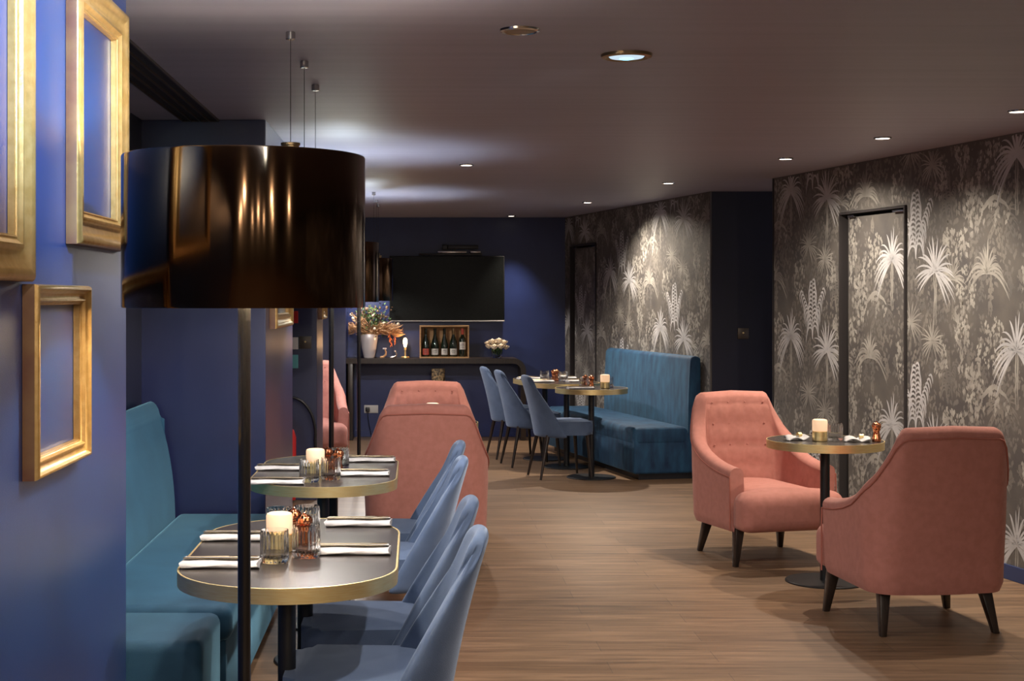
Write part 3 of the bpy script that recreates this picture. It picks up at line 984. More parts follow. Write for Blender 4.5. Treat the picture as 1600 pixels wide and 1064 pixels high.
def make_armchair():
    root = empty('armchair', (0, 0, 0), 0, None, 'armchair', 'salmon tub armchairs')
    P = arm_path(72)
    n = len(P)
    TH_ = 0.085
    bm = new()
    rows = []
    tops = []
    for i, p in enumerate(P):
        tg = (P[min(i + 1, n - 1)] - P[max(i - 1, 0)]).normalized()
        nr = Vector((-tg.y, tg.x))          # outward
        a = 1 - abs(2 * i / (n - 1) - 1)    # 0 arm front .. 1 back centre
        zt = ztop(a)
        wy = max(0, nr.y) ** 1.5
        back_w = min(1, max(0, (a - 0.66) / 0.10))
        th = TH_ + 0.01 * back_w
        def pos(off, z):
            lean = 0.085 * max(0, z - 0.30) / 0.63 * wy
            fl = 0.012 * (1 - abs(nr.y)) * min(1, max(0, (z - .2) / .3))
            q = p - nr * off + nr * fl
            return Vector((q.x, q.y + lean, z))
        sec = []
        NZ = 14
        for k in range(NZ + 1):                         # outer, upwards
            z = 0.19 + (zt - 0.03 - 0.19) * k / NZ
            ins = 0.015 * (1 - min(1, (z - 0.19) / 0.05)) ** 2
            sec.append(pos(ins, z))
        for k in range(1, 8):                           # rounded top
            b_ = PI * k / 8
            sec.append(pos(th / 2 - th / 2 * math.cos(b_), zt - 0.03 + 0.035 * math.sin(b_)))
        NI = 26
        for k in range(NI + 1):                         # inner, downwards
            z = (zt - 0.03) + (0.30 - (zt - 0.03)) * k / NI
            puff = 0.0
            if back_w > 0:
                gx = p.x / 0.112 + 0.5
                gz = (z - 0.50) / 0.125
                puff = 0.020 * back_w * (abs(math.sin(PI * gx)) ** 0.35) * (abs(math.sin(PI * gz)) ** 0.35)
                if z > 0.875: puff *= 0.6
            sec.append(pos(th + puff, z))
        rows.append([bm.verts.new(q) for q in sec])
        tops.append(pos(-0.003, zt - 0.045))
    m_ = len(rows[0])
    for A, B in zip(rows, rows[1:]):
        for k in range(m_ - 1):
            bm.faces.new((A[k], A[k + 1], B[k + 1], B[k]))
        bm.faces.new((A[m_ - 1], A[0], B[0], B[m_ - 1]))
    for A in (rows[0], rows[-1]):
        bm.faces.new(A)
    link('shell', bm, M['salmon'], root, angle=55)
    bm = new()
    line = [Vector(rows_p) for rows_p in tops]
    l0 = [Vector((line[0].x, line[0].y - .004, z)) for z in (0.20, 0.30, 0.42)]
    l1 = [Vector((line[-1].x, line[-1].y - .004, z)) for z in (0.42, 0.30, 0.20)]
    tube(bm, l0 + line + l1, 0.0042, 6)
    link('piping', bm, M['salmon_pipe'], root)
    # T shaped seat cushion
    bm = new()
    rf = 0.065
    st = []
    for k in range(8):
        th_ = PI / 2 * k / 7
        st.append((-0.405 + rf * (1 - math.sin(th_)), rf * (1 - math.cos(th_)) if k else 0.0))
    st = [(-0.405 + rf * (1 - math.sin(PI / 2 * (7 - k) / 7)), rf * (1 - math.cos(PI / 2 * (7 - k) / 7))) for k in range(8)]
    st += [(-0.30, 0), (-0.262, 0), (-0.248, 0.02), (-0.236, 0.075), (-0.15, 0.078), (0.0, 0.078), (0.12, 0.08), (0.25, 0.08)]
    rings = []
    for q, (y, ins) in enumerate(st):
        wx = 0.316 - ins
        z0, z1 = 0.200 + (ins if q < 8 else 0), 0.412 - (ins if q < 8 else 0)
        rc = max(0.012, 0.062 - (ins if q < 8 else 0) * .6)
        ring = []
        for (cx_, cz_, a0) in ((wx - rc, z1 - rc, 0), (-wx + rc, z1 - rc, 90), (-wx + rc, z0 + rc * .6, 180), (wx - rc, z0 + rc * .6, 270)):
            rz_ = rc if a0 < 180 else rc * .6
            for k in range(7):
                a = R(a0 + 15 * k)
                ring.append((cx_ + rc * math.cos(a), y, cz_ + rz_ * math.sin(a)))
                if a0 == 0 and k == 6:
                    for u_ in range(1, 10):
                        xx = (wx - rc) * (1 - u_ / 5)
                        ring.append((xx, y, z1))
        depth = min(1, (y + 0.405) / 0.16)
        ring = [(x, yy, z + (0.018 * depth * max(0, 1 - (x / wx) ** 2) if z > 0.36 else 0)) for x, yy, z in ring]
        rings.append([bm.verts.new(p) for p in ring])
    for A, B in zip(rings, rings[1:]):
        for k in range(len(A)):
            bm.faces.new((A[k], A[(k + 1) % len(A)], B[(k + 1) % len(A)], B[k]))
    bm.faces.new(rings[0]); bm.faces.new(list(reversed(rings[-1])))
    link('seat', bm, M['salmon'], root, angle=70)
    # buttons
    for j, z in enumerate((0.625, 0.75, 0.875)):
        for k in range(-1, 3):
            x = (k - 0.5) * 0.112
            if abs(x) > 0.2: continue
            yy = 0.323 - TH_ - 0.012 + 0.085 * (z - 0.30) / 0.63 - (0.006 if abs(x) > .1 else 0) + 0.008
            if abs(x) > .12: yy -= 0.012
            bm = new(); bmesh.ops.create_uvsphere(bm, u_segments=12, v_segments=8, radius=0.006, matrix=Matrix.Translation((x, yy + 0.002, z)) @ Matrix.Diagonal((1, .6, 1, 1)))
            link('button', bm, M['salmon'], root)
    def leg(x0, y0, x1, y1):
        bm = new()
        a, b_ = 0.027, 0.014
        top = [bm.verts.new((x0 + sx * a, y0 + sy * a, 0.215)) for sx, sy in ((-1, -1), (1, -1), (1, 1), (-1, 1))]
        bot = [bm.verts.new((x1 + sx * b_, y1 + sy * b_, 0.0)) for sx, sy in ((-1, -1), (1, -1), (1, 1), (-1, 1))]
        bm.faces.new(top); bm.faces.new(list(reversed(bot)))
        for k in range(4):
            bm.faces.new((bot[k], bot[(k + 1) % 4], top[(k + 1) % 4], top[k]))
        bmesh.ops.bevel(bm, geom=list(bm.edges), offset=0.004, segments=2, profile=0.5, affect='EDGES')
        link('leg', bm, M['black_wood'], root)
    for s in (-1, 1):
        leg(s * 0.275, -0.24, s * 0.305, -0.262)
        leg(s * 0.235, 0.205, s * 0.265, 0.265)
    return root
arm = make_armchair()
AC = [
    (2.01, 8.37, 15, 'salmon armchair facing the camera behind the round table at right'),
    (2.30, 6.68, 187, 'salmon armchair seen from behind in the right foreground'),
    (0.055, 8.02, 180, 'salmon armchair seen squarely from behind in the middle of the room'),
    (0.075, 9.42, 0, 'salmon armchair facing the camera, only its tufted top above another armchair'),
    (-0.95, 12.75, 8, 'salmon armchair in the left recess, partly hidden by lamp poles'),
]
for i, (x, y, a, lab) in enumerate(AC):
    if i == 0:
        arm.location = (x, y, 0); arm.rotation_euler = (0, 0, R(a)); arm['label'] = lab
    else:
        dup(arm, (x, y, 0), R(a), lab)

# ------------------------------------------------------------------ table settings
TZ = 0.751
def make_tumbler(h=0.092, r=0.040, name='tumbler'):
    bm = new()
    rib = lambda a, z: 1 + (0.030 * math.cos(20 * a) if 0.008 < z < h - 0.010 else 0)
    prof_o = [(0, 0.0), (r * .90, 0.0), (r * .97, 0.004), (r, 0.012), (r, h * .35), (r, h * .7), (r, h - 0.013), (r * .99, h - 0.008), (r * .985, h)]
    lathe(bm, prof_o + [(r * .93, h)] + [(r * .915, h - .006), (r * .905, 0.03), (r * .86, 0.016), (0, 0.014)], 120, rfun=lambda a, z: rib(a, z))
    o = link(name, bm, M['glass'], angle=80)
    return o
tumb = make_tumbler()
first_t = [True]
def tumbler(x, y, label, group, z=TZ):
    if first_t[0]:
        o = tumb; first_t[0] = False
    else:
        o = tumb.copy(); COL.objects.link(o)
    o.location = (x, y, z)
    tag(o, label, 'glass', group)
    return o

def make_candle():
    root = empty('table_lantern', (0, 0, 0), 0, None, 'table light', 'glowing table lanterns')
    bm = new(); lathe(bm, [(0, 0), (0.036, 0), (0.0385, 0.003), (0.0385, 0.050), (0.036, 0.052), (0, 0.052)], 36)
    link('base', bm, M['brass'], root)
    bm = new(); lathe(bm, [(0, 0.0525), (0.0375, 0.0525), (0.039, 0.056), (0.0395, 0.104), (0.037, 0.111), (0.030, 0.114), (0, 0.1145)], 36)
    link('lamp_shade', bm, M['candle'], root)
    return root
cand = make_candle()
first_c = [True]
def candle(x, y, label, light=0.6):
    if first_c[0]:
        cand.location = (x, y, TZ); cand['label'] = label; first_c[0] = False
    else:
        dup(cand, (x, y, TZ), 0, label)

def make_mill():
    root = empty('pepper_mill', (0, 0, 0), 0, None, 'pepper mill', 'copper salt and pepper mills')
    fl = lambda a, z: 1 + 0.07 * math.cos(8 * a)
    bm = new(); lathe(bm, [(0, 0), (0.020, 0), (0.022, 0.004), (0.021, 0.018), (0.0165, 0.038), (0.015, 0.052), (0.018, 0.062), (0.0205, 0.066), (0, 0.067)], 64, rfun=fl)
    link('body', bm, M['copper'], root)
    bm = new(); lathe(bm, [(0, 0.067), (0.017, 0.067), (0.0225, 0.074), (0.0235, 0.084), (0.020, 0.094), (0.012, 0.100), (0.004, 0.102), (0.005, 0.106), (0, 0.108)], 64, rfun=fl)
    link('head', bm, M['copper'], root)
    return root
mil = make_mill()
first_m = [True]
def mill(x, y, label, h=1.0):
    if first_m[0]:
        mil.location = (x, y, TZ); mil['label'] = label; first_m[0] = False
    else:
        dup(mil, (x, y, TZ), 0, label)

def make_napkin():
    """flat folded napkin roll, long axis = local x"""
    bm = new()
    L_, W_, H_ = 0.215, 0.052, 0.017
    NX, NA = 16, 18
    rings = []
    rg = random.Random(3)
    for i in range(NX + 1):
        t = i / NX
        x = -L_ / 2 + L_ * t
        wob = 1 + 0.05 * math.sin(7 * t + 1) 
        ring = []
        for k in range(NA):
            a = 2 * PI * k / NA
            yy = W_ * wob * abs(math.cos(a)) ** .6 * (1 if math.cos(a) > 0 else -1)
            zz = H_ * .5 + H_ * .5 * abs(math.sin(a)) ** .7 * (1 if math.sin(a) > 0 else -1)
            zz += 0.0012 * math.sin(3 * a + 9 * t)
            ring.append(bm.verts.new((x + 0.004 * math.sin(2 * a), yy, max(0, zz))))
        rings.append(ring)
    for A, B in zip(rings, rings[1:]):
        for k in range(NA):
            bm.faces.new((A[k], A[(k + 1) % NA], B[(k + 1) % NA], B[k]))
    bm.faces.new(rings[0]); bm.faces.new(list(reversed(rings[-1])))
    # loose fold lying on top
    pts = [(-L_ / 2 + 0.004, W_ * .75, H_), (L_ / 2 - 0.004, W_ * .62, H_ + .001), (L_ / 2 - 0.002, -W_ * .15, H_ + .004), (-L_ / 2 + 0.002, -W_ * .05, H_ + .004)]
    lo = [bm.verts.new(p) for p in pts]
    hi = [bm.verts.new((p[0], p[1], p[2] + 0.003)) for p in pts]
    bm.faces.new(list(reversed(lo))); bm.faces.new(hi)
    for k in range(4):
        bm.faces.new((lo[k], lo[(k + 1) % 4], hi[(k + 1) % 4], hi[k]))
    return link('napkin', bm, M['linen'], angle=50)
nap = make_napkin()
def make_knife():
    bm = new()
    ol = [(-0.105, -0.006), (-0.02, -0.0045), (0.0, -0.006), (0.09, -0.008), (0.108, 0.0), (0.09, 0.006), (0.0, 0.006), (-0.02, 0.0045), (-0.105, 0.006)]
    prism(bm, ol, 0, 0.0025)
    return link('knife', bm, M['steel'], smooth=False)
def make_fork():
    bm = new()
    box(bm, -0.10, 0.02, -0.004, 0.004, 0, 0.003, 0.001, 1)
    box(bm, 0.02, 0.055, -0.011, 0.011, 0, 0.0025, 0.001, 1)
    for k in range(4):
        yy = -0.0095 + k * 0.0055
        box(bm, 0.055, 0.10, yy, yy + 0.0025, 0, 0.002)
    return link('fork', bm, M['steel'], smooth=False)
kn, fk = make_knife(), make_fork()
first_n = [True]; first_k = [True]
def setting(x, y, rz, where, cutlery=True, table=''):
    if first_n[0]:
        o = nap; first_n[0] = False
    else:
        o = nap.copy(); COL.objects.link(o)
    o.location = (x, y, TZ); o.rotation_euler = (0, 0, rz)
    tag(o, 'white folded linen napkin ' + where, 'napkin', 'white folded napkins on the tables')
    if cutlery:
        for proto, nm, dy in ((kn, 'knife', -0.006), (fk, 'fork', 0.022)):
            if first_k[0]:
                c = proto
            else:
                c = proto.copy(); COL.objects.link(c)
            q = Matrix.Rotation(rz, 2) @ Vector((0.0, dy))
            c.location = (x + q.x, y + q.y, TZ + 0.0215)
            c.rotation_euler = (0, 0, rz + (0.03 if nm == 'fork' else -0.02))
            tag(c, 'gold-toned %s lying on the napkin %s' % (nm, where), nm, 'cutlery on the napkins')
        first_k[0] = False

T1, T2 = 'the nearest long table', 'the second long table'
setting(-0.545, 4.03, 0.0, 'at the near left place of ' + T1)
setting(-0.555, 4.48, 0.0, 'at the far left place of ' + T1)
setting(-0.185, 4.24, 0.0, 'at the near right place of ' + T1)
setting(-0.190, 4.76, 0.0, 'at the far right place of ' + T1)
setting(-0.590, 6.30, 0.0, 'at the far left place of ' + T2)
setting(-0.560, 5.82, 0.0, 'at the near left place of ' + T2)
setting(-0.205, 6.62, 0.0, 'at the far right place of ' + T2)
setting(-0.222, 6.10, 0.0, 'at the near right place of ' + T2)
candle(-0.405, 4.27, 'glowing table lantern on the nearest long table')
tumbler(-0.402, 4.09, 'ribbed tumbler left and nearest on the nearest long table', 'ribbed tumblers')
tumbler(-0.318, 4.17, 'ribbed tumbler right of the lantern on the nearest long table', 'ribbed tumblers')
tumbler(-0.345, 4.56, 'ribbed tumbler behind the copper mills on the nearest long table', 'ribbed tumblers')
tumbler(-0.430, 4.52, 'ribbed tumbler behind the lantern on the nearest long table', 'ribbed tumblers')
mill(-0.335, 4.32, 'copper mill on the nearest long table, right of its pair')
mill(-0.375, 4.42, 'copper mill on the nearest long table, left of its pair')
candle(-0.425, 6.08, 'glowing table lantern on the second long table')
tumbler(-0.436, 5.88, 'ribbed tumbler left and nearest on the second long table', 'ribbed tumblers')
tumbler(-0.352, 5.95, 'ribbed tumbler right of the lantern on the second long table', 'ribbed tumblers')
tumbler(-0.335, 6.32, 'ribbed tumbler behind the copper mills on the second long table', 'ribbed tumblers')
mill(-0.335, 6.18, 'copper mill on the second long table, right of its pair')
mill(-0.385, 6.24, 'copper mill on the second long table, left of its pair')
# round table at right
candle(2.12, 7.56, 'glowing table lantern on the round table between the right armchairs')
tumbler(2.205, 7.58, 'ribbed tumbler beside the lantern between the right armchairs', 'ribbed tumblers')
mill(2.405, 7.52, 'fluted copper mill on the rim of the right round table')
def rolled(x, y, rz, label):
    r = empty('napkin', (x, y, TZ), rz, label, 'napkin', 'crumpled napkins on the right round table')
    bm = new()
    rg = random.Random(5)
    NX, NY = 12, 8
    g = []
    for i in range(NX + 1):
        row = []
        for j in range(NY + 1):
            u_, v_ = i / NX - .5, j / NY - .5
            z = 0.004 + 0.016 * abs(math.sin(5 * u_ + 2 * v_)) + 0.012 * math.exp(-(v_ * 5) ** 2)
            row.append(bm.verts.new((u_ * 0.13 + 0.01 * v_, v_ * 0.085 * (1 + .3 * u_), z)))
        g.append(row)
    for i in range(NX):
        for j in range(NY):
            bm.faces.new((g[i][j], g[i + 1][j], g[i + 1][j + 1], g[i][j + 1]))
    o = link('cloth', bm, M['linen'], r)
    s_ = o.modifiers.new('thick', 'SOLIDIFY'); s_.thickness = 0.004; s_.offset = 1
    bm = new(); lathe(bm, [(0.013, -0.01), (0.015, -0.01), (0.015, 0.01), (0.013, 0.01)], 20, close=True)
    link('napkin_ring', bm, M['brass'], r, loc=(0.02, 0, 0.026), rot=(0, R(90), 0))
rolled(2.005, 7.60, 0.3, 'crumpled white napkin left of the lantern on the right round table')
rolled(2.305, 7.52, -0.2, 'crumpled white napkin beside the copper mill on the right round table')
# middle round table
candle(0.10, 8.74, 'glowing table lantern peeking over the middle armchair back')
# rear tables
candle(1.575, 12.00, 'glowing table lantern on the round table by the rear banquette')
mill(1.47, 12.06, 'copper mill on the round table by the rear banquette, right of its pair')
mill(1.425, 12.12, 'copper mill on the round table by the rear banquette, left of its pair')
tumbler(1.40, 12.0, 'ribbed tumbler on the round table by the rear banquette', 'ribbed tumblers')
tumbler(1.62, 12.12, 'ribbed tumbler behind the lantern on the round table by the rear banquette', 'ribbed tumblers')
setting(1.36, 11.90, 0.1, 'on the round table by the rear banquette', True)
tumbler(1.17, 13.10, 'ribbed tumbler on the rear long table, left of the copper mill', 'ribbed tumblers')
tumbler(1.33, 13.0, 'ribbed tumbler on the rear long table, right of the copper mill', 'ribbed tumblers')
mill(1.245, 13.02, 'copper mill on the rear long table, left of its pair')
mill(1.275, 13.08, 'copper mill on the rear long table, right of its pair')
setting(1.12, 12.86, 0.2, 'nearest on the left side of the rear long table', True)
setting(1.46, 12.92, 0.2, 'nearest on the right side of the rear long table', True)
setting(1.05, 13.35, 0.2, 'farthest on the left side of the rear long table', True)
setting(1.38, 13.42, 0.2, 'farthest on the right side of the rear long table', True)

# ------------------------------------------------------------------ back wall: television and console
YB = 15.6
root = empty('television', (0.333, YB, 1.25), 0, 'large flat black television on the navy back wall', 'television')
bm = new(); box(bm, -0.62, 0.62, -0.10, -0.055, 0, 0.705, 0.006, 2)
link('housing', bm, M['tv_body'], root)
bm = new(); box(bm, -0.612, 0.612, -0.103, -0.1, 0.016, 0.697)
link('screen', bm, M['tv_screen'], root, smooth=False)
bm = new(); box(bm, -0.62, 0.62, -0.106, -0.1005, 0.0, 0.012, 0.001, 1)
link('bottom_strip', bm, M['chrome'], root, smooth=False)
bm = new(); box(bm, -0.2, 0.2, -0.055, -0.003, 0.15, 0.55)
link('wall_bracket', bm, M['black_satin'], root, smooth=False)
root = empty('camera_bar', (0.37, YB, 1.965), 0, 'dark conference camera and bar on a shelf above the television', 'camera')
bm = new(); box(bm, -0.34, 0.34, -0.12, -0.0, 0.0, 0.018, 0.003, 2)
link('shelf', bm, M['black_satin'], root)
bm = new(); box(bm, -0.14, 0.18, -0.11, -0.03, 0.019, 0.045, 0.008, 3)
link('bar', bm, M['chrome'], root)
bm = new(); box(bm, 0.21, 0.33, -0.10, -0.03, 0.019, 0.045, 0.008, 3)
link('box', bm, M['chrome'], root)
bm = new(); box(bm, -0.03, 0.30, -0.10, 0.0, 0.066, 0.108, 0.006, 3); box(bm, -0.09, -0.03, -0.09, 0.0, 0.060, 0.112, 0.006, 3); box(bm, 0.04, 0.06, -0.06, -0.04, 0.045, 0.066)
link('camera_head', bm, M['black_satin'], root)

root = empty('console_table', (0.24, 15.36, 0), 0, 'black console table with rounded corner along the back wall', 'console table')
def console():
    bm = new()
    # waterfall profile in xz, extruded in y
    outer = [(-1.05, 0.0), (-1.05, 0.86)]
    pts_o, pts_i = [], []
    xr, zt, ro, t = 0.92, 0.865, 0.13, 0.055
    pts_o.append((-1.0, zt)); pts_i.append((-1.0, zt - t))
    pts_o.append((xr - ro, zt)); pts_i.append((xr - ro, zt - t))
    for k in range(1, 11):
        a = PI / 2 * (1 - k / 10)
        pts_o.append((xr - ro + ro * math.cos(a), zt - ro + ro * math.sin(a)))
        pts_i.append((xr - ro + (ro - t) * math.cos(a), zt - ro + (ro - t) * math.sin(a)))
    pts_o.append((xr, 0)); pts_i.append((xr - t, 0))
    n = len(pts_o)
    y0, y1 = -0.18, 0.225
    v = [[bm.verts.new((p[0], y, p[1])) for p in pl] for pl in (pts_o, pts_i) for y in (y0, y1)]
    o0, o1, i0, i1 = v
    for k in range(n - 1):
        bm.faces.new((o0[k], o0[k + 1], o1[k + 1], o1[k]))
        bm.faces.new((i0[k], i1[k], i1[k + 1], i0[k + 1]))
        bm.faces.new((o0[k], i0[k], i0[k + 1], o0[k + 1]))
        bm.faces.new((o1[k], o1[k + 1], i1[k + 1], i1[k]))
    for k in (0, -1):
        bm.faces.new((o0[k], o1[k], i1[k], i0[k]))
    return bm
link('top', console(), M['black_wood'], root, angle=30)
bm = new(); box(bm, -0.96, -0.905, -0.18, 0.225, 0, 0.81, 0.004)
link('leg', bm, M['black_wood'], root)
CZ = 0.866
# wine crate
root = empty('wine_crate', (0.30, 15.34, CZ), 0, 'open pine crate holding five wine bottles, on the console', 'crate')
bm = new()
wc, hc, dc, tc_ = 0.262, 0.345, 0.10, 0.014
box(bm, -wc, wc, -dc, dc, 0, tc_); box(bm, -wc, wc, -dc, dc, hc - tc_, hc)
box(bm, -wc, -wc + tc_, -dc, dc, tc_, hc - tc_); box(bm, wc - tc_, wc, -dc, dc, tc_, hc - tc_)
link('crate_frame', bm, M['crate'], root, smooth=False)
bm = new(); box(bm, -wc + tc_, wc - tc_, dc - 0.01, dc, tc_, hc - tc_)
link('back_panel', bm, M['crate'], root, smooth=False)
def bottle(x, kind, label, lab_mat, cap_mat):
    r = empty('wine_bottle', (0.30 + x, 15.31, CZ + 0.0145), 0, label, 'bottle', 'wine bottles in the crate')
    bm = new()
    if kind == 0:
        pr = [(0, 0), (0.036, 0), (0.038, 0.004), (0.038, 0.10), (0.036, 0.135), (0.026, 0.18), (0.016, 0.22), (0.013, 0.25), (0.013, 0.285), (0.015, 0.287), (0.015, 0.297), (0, 0.297)]
    elif kind == 1:
        pr = [(0, 0), (0.040, 0), (0.042, 0.004), (0.042, 0.12), (0.038, 0.155), (0.024, 0.195), (0.015, 0.23), (0.013, 0.285), (0.0155, 0.287), (0.0155, 0.298), (0, 0.298)]
    else:
        pr = [(0, 0), (0.036, 0), (0.0375, 0.004), (0.0375, 0.175), (0.033, 0.198), (0.018, 0.215), (0.0135, 0.23), (0.0135, 0.285), (0.015, 0.287), (0.015, 0.298), (0, 0.298)]
    lathe(bm, pr, 32)
    link('glass_body', bm, M['bottle'], r)
    rr = pr[2][0] + 0.0006
    z0, z1 = (0.02, 0.085) if kind != 2 else (0.075, 0.155)
    bm = new()
    A, B = [], []
    for k in range(13):
        a = -PI / 2 + R(-58 + 116 * k / 12)
        A.append(bm.verts.new((rr * math.cos(a), rr * math.sin(a), z0)))
        B.append(bm.verts.new((rr * math.cos(a), rr * math.sin(a), z1)))
    for k in range(12):
        bm.faces.new((A[k], A[k + 1], B[k + 1], B[k]))
    # a few printed lines
    for q, (za, hw) in enumerate([(0.72, 22), (0.55, 34), (0.30, 26)]):
        zz = z0 + (z1 - z0) * za
        A, B = [], []
        for k in range(7):
            a = -PI / 2 + R(-hw + 2 * hw * k / 6)
            A.append(bm.verts.new(((rr + .0006) * math.cos(a), (rr + .0006) * math.sin(a), zz)))
            B.append(bm.verts.new(((rr + .0006) * math.cos(a), (rr + .0006) * math.sin(a), zz + 0.004)))
        for k in range(6):
            f = bm.faces.new((A[k], A[k + 1], B[k + 1], B[k])); f.material_index = 1
    link('paper_label', bm, [lab_mat, M['label_ink']], r)
    bm = new(); lathe(bm, [(0.0140, 0.235), (0.0158, 0.238), (0.0165, 0.296), (0.0165, 0.2995), (0, 0.2995), ], 24)
    link('capsule', bm, cap_mat, r)
bottle(-0.196, 0, 'wine bottle with coral label, leftmost in the crate', M['label_red'], M['bottle'])
bottle(-0.098, 1, 'wine bottle with white label, second from left in the crate', M['label_white'], M['bottle'])
bottle(0.002, 0, 'wine bottle with pale tall label, in the middle of the crate', M['label_white'], M['bottle'])
bottle(0.098, 1, 'broad wine bottle with wide white label, second from right in the crate', M['label_white'], M['trim_metal'])
bottle(0.194, 2, 'red-capped wine bottle at the right end of the crate', M['label_white'], M['label_red'])
# bulb lamp
root = empty('bulb_lamp', (-0.115, 15.28, CZ), 0, 'small brass lamp with bare glowing filament bulb on the console', 'table lamp')
bm = new(); lathe(bm, [(0, 0), (0.045, 0), (0.045, 0.012), (0.040, 0.016), (0, 0.016)], 28)
link('base', bm, M['brass'], root)
bm = new(); cyl(bm, 0.008, 0.016, 0.095, 16); cyl(bm, 0.014, 0.085, 0.115, 20)
link('stem', bm, M['brass'], root)
bm = new(); lathe(bm, [(0, 0.116), (0.012, 0.117), (0.016, 0.13), (0.022, 0.16), (0.022, 0.19), (0.014, 0.21), (0, 0.216)], 24)
link('bulb', bm, M['bulb'], root)
point('bulb_lamp_light', (-0.115, 15.24, CZ + 0.165), 1.6, (1.0, 0.55, 0.25), 0.02)

# vase with dried flowers
VX, VY = -0.50, 15.33
root = empty('flower_vase', (VX, VY, CZ), 0, 'white vase of dried pampas, seed heads and green sprigs on the console', 'vase')
bm = new(); lathe(bm, [(0, 0), (0.052, 0), (0.058, 0.01), (0.078, 0.10), (0.092, 0.20), (0.094, 0.245), (0.090, 0.252), (0.084, 0.248), (0.070, 0.10), (0, 0.03)], 40)
link('vase_body', bm, M['porcelain'], root)
rg = random.Random(21)
def leafquad(bm, p, d, l, w_):
    d = Vector(d).normalized()
    s_ = d.cross(Vector((rg.uniform(-1, 1), rg.uniform(-1, 1), rg.uniform(-1, 1)))).normalized() * w_
    p = Vector(p)
    f = bm.faces.new([bm.verts.new(q) for q in (p, p + d * l * .45 + s_, p + d * l, p + d * l * .45 - s_)])
def plume(bm, p0, d, L_, droop, n=60, spread=0.03, size=0.04):
    d = Vector(d).normalized()
    for k in range(n):
        t = k / n
        p = Vector(p0) + d * L_ * t + Vector((0, 0, -droop * t * t))
        dd = d + Vector((rg.uniform(-.6, .6), rg.uniform(-.6, .6), rg.uniform(-.6, .3) - 2 * droop * t))
        leafquad(bm, p + Vector((rg.uniform(-1, 1), rg.uniform(-1, 1), rg.uniform(-1, 1))) * spread * .6, dd, size * rg.uniform(.6, 1.3), 0.005)
bm = new()
for a in (-0.3, 0.0, 0.35, 2.9, 3.2, 3.6, 5.9, 4.4, 0.6, -0.7):
    plume(bm, (0, -.03, 0.26), (math.cos(a), math.sin(a) * .4, 0.62 + 0.2 * math.sin(9 * a)), 0.34, 0.17, 110, 0.07, 0.07)
for v in bm.verts:
    v.co.x = max(v.co.x, -0.215)
link('pampas_plumes', bm, M['pampas'], root, smooth=False)
bm = new()
for q in ((0.25, 0, 0.33), (0.21, -.03, 0.30)):
    plume(bm, q, (0.15, 0, -1), 0.17, 0.0, 26, 0.012, 0.035)
link('orange_grass', bm, M['orange_dry'], root, smooth=False)
bm = new()
for k in range(520):
    v = Vector((rg.gauss(0.02, .07), rg.gauss(0, .05), 0.39 + rg.gauss(0, .07)))
    leafquad(bm, v, (rg.uniform(-1, 1), rg.uniform(-1, 1), rg.uniform(-.3, 1)), 0.035, 0.008)
link('green_sprigs', bm, M['green'], root, smooth=False)['kind'] = 'stuff'
bm = new()
for k in range(26):
    v = Vector((rg.gauss(0.02, .10), rg.gauss(0, .05), 0.45 + rg.gauss(0, .05)))
    if k < 8: v.x -= 0.12
    bmesh.ops.create_icosphere(bm, subdivisions=1, radius=rg.uniform(.010, .022), matrix=Matrix.Translation(v))
    tube(bm, [v, (v.x * .2, v.y * .2, 0.24)], 0.0015, 4)
for k in range(200):
    v = Vector((rg.gauss(-0.02, .11), rg.gauss(0, .05), 0.46 + rg.gauss(0, .05)))
    leafquad(bm, v, (rg.uniform(-1, 1), rg.uniform(-1, 1), rg.uniform(-.3, 1)), 0.03, 0.007)
for v in bm.verts:
    v.co.x = max(v.co.x, -0.215)
link('seed_heads', bm, M['brown_dry'], root, smooth=False)
bm = new()
for q in ((-0.17, -.03, 0.42), (-0.12, -.04, 0.37), (-0.19, -.03, 0.46), (0.06, -.09, 0.31), (0.05, -.06, 0.45), (0.31, 0, 0.36), (0.16, -.04, 0.37)):
    bmesh.ops.create_icosphere(bm, subdivisions=2, radius=0.017, matrix=Matrix.Translation(q))
    tube(bm, [q, (q[0] * .2, q[1] * .2, 0.25)], 0.0012, 4)
link('cream_buds', bm, M['cream'], root, smooth=False)
# curved ornaments
for dx, h, lab in ((-0.345, 0.10, 'small pale curved ornament with flat cap, next to the vase on the console'), (-0.235, 0.07, 'small silvery swan-neck ornament left of the bulb lamp on the console')):
    r = empty('ornament', (dx - 0.0, 15.27, CZ), 0, lab, 'ornament')
    bm = new()
    pts = [(-0.035, 0, 0.006), (0.0, 0, 0.012), (0.022, 0, h * .35), (0.026, 0, h * .65), (0.014, 0, h * .92)]
    tube(bm, pts, [0.012, 0.013, 0.010, 0.008, 0.008], 10)
    link('body', bm, M['pampas'] if dx < -.3 else M['chrome'], r)
    bm = new(); cyl(bm, 0.022 if dx < -.3 else 0.009, h * .92, h * .92 + 0.016, 16, 0.012, 0, 0.003)
    link('cap', bm, M['porcelain'], r)
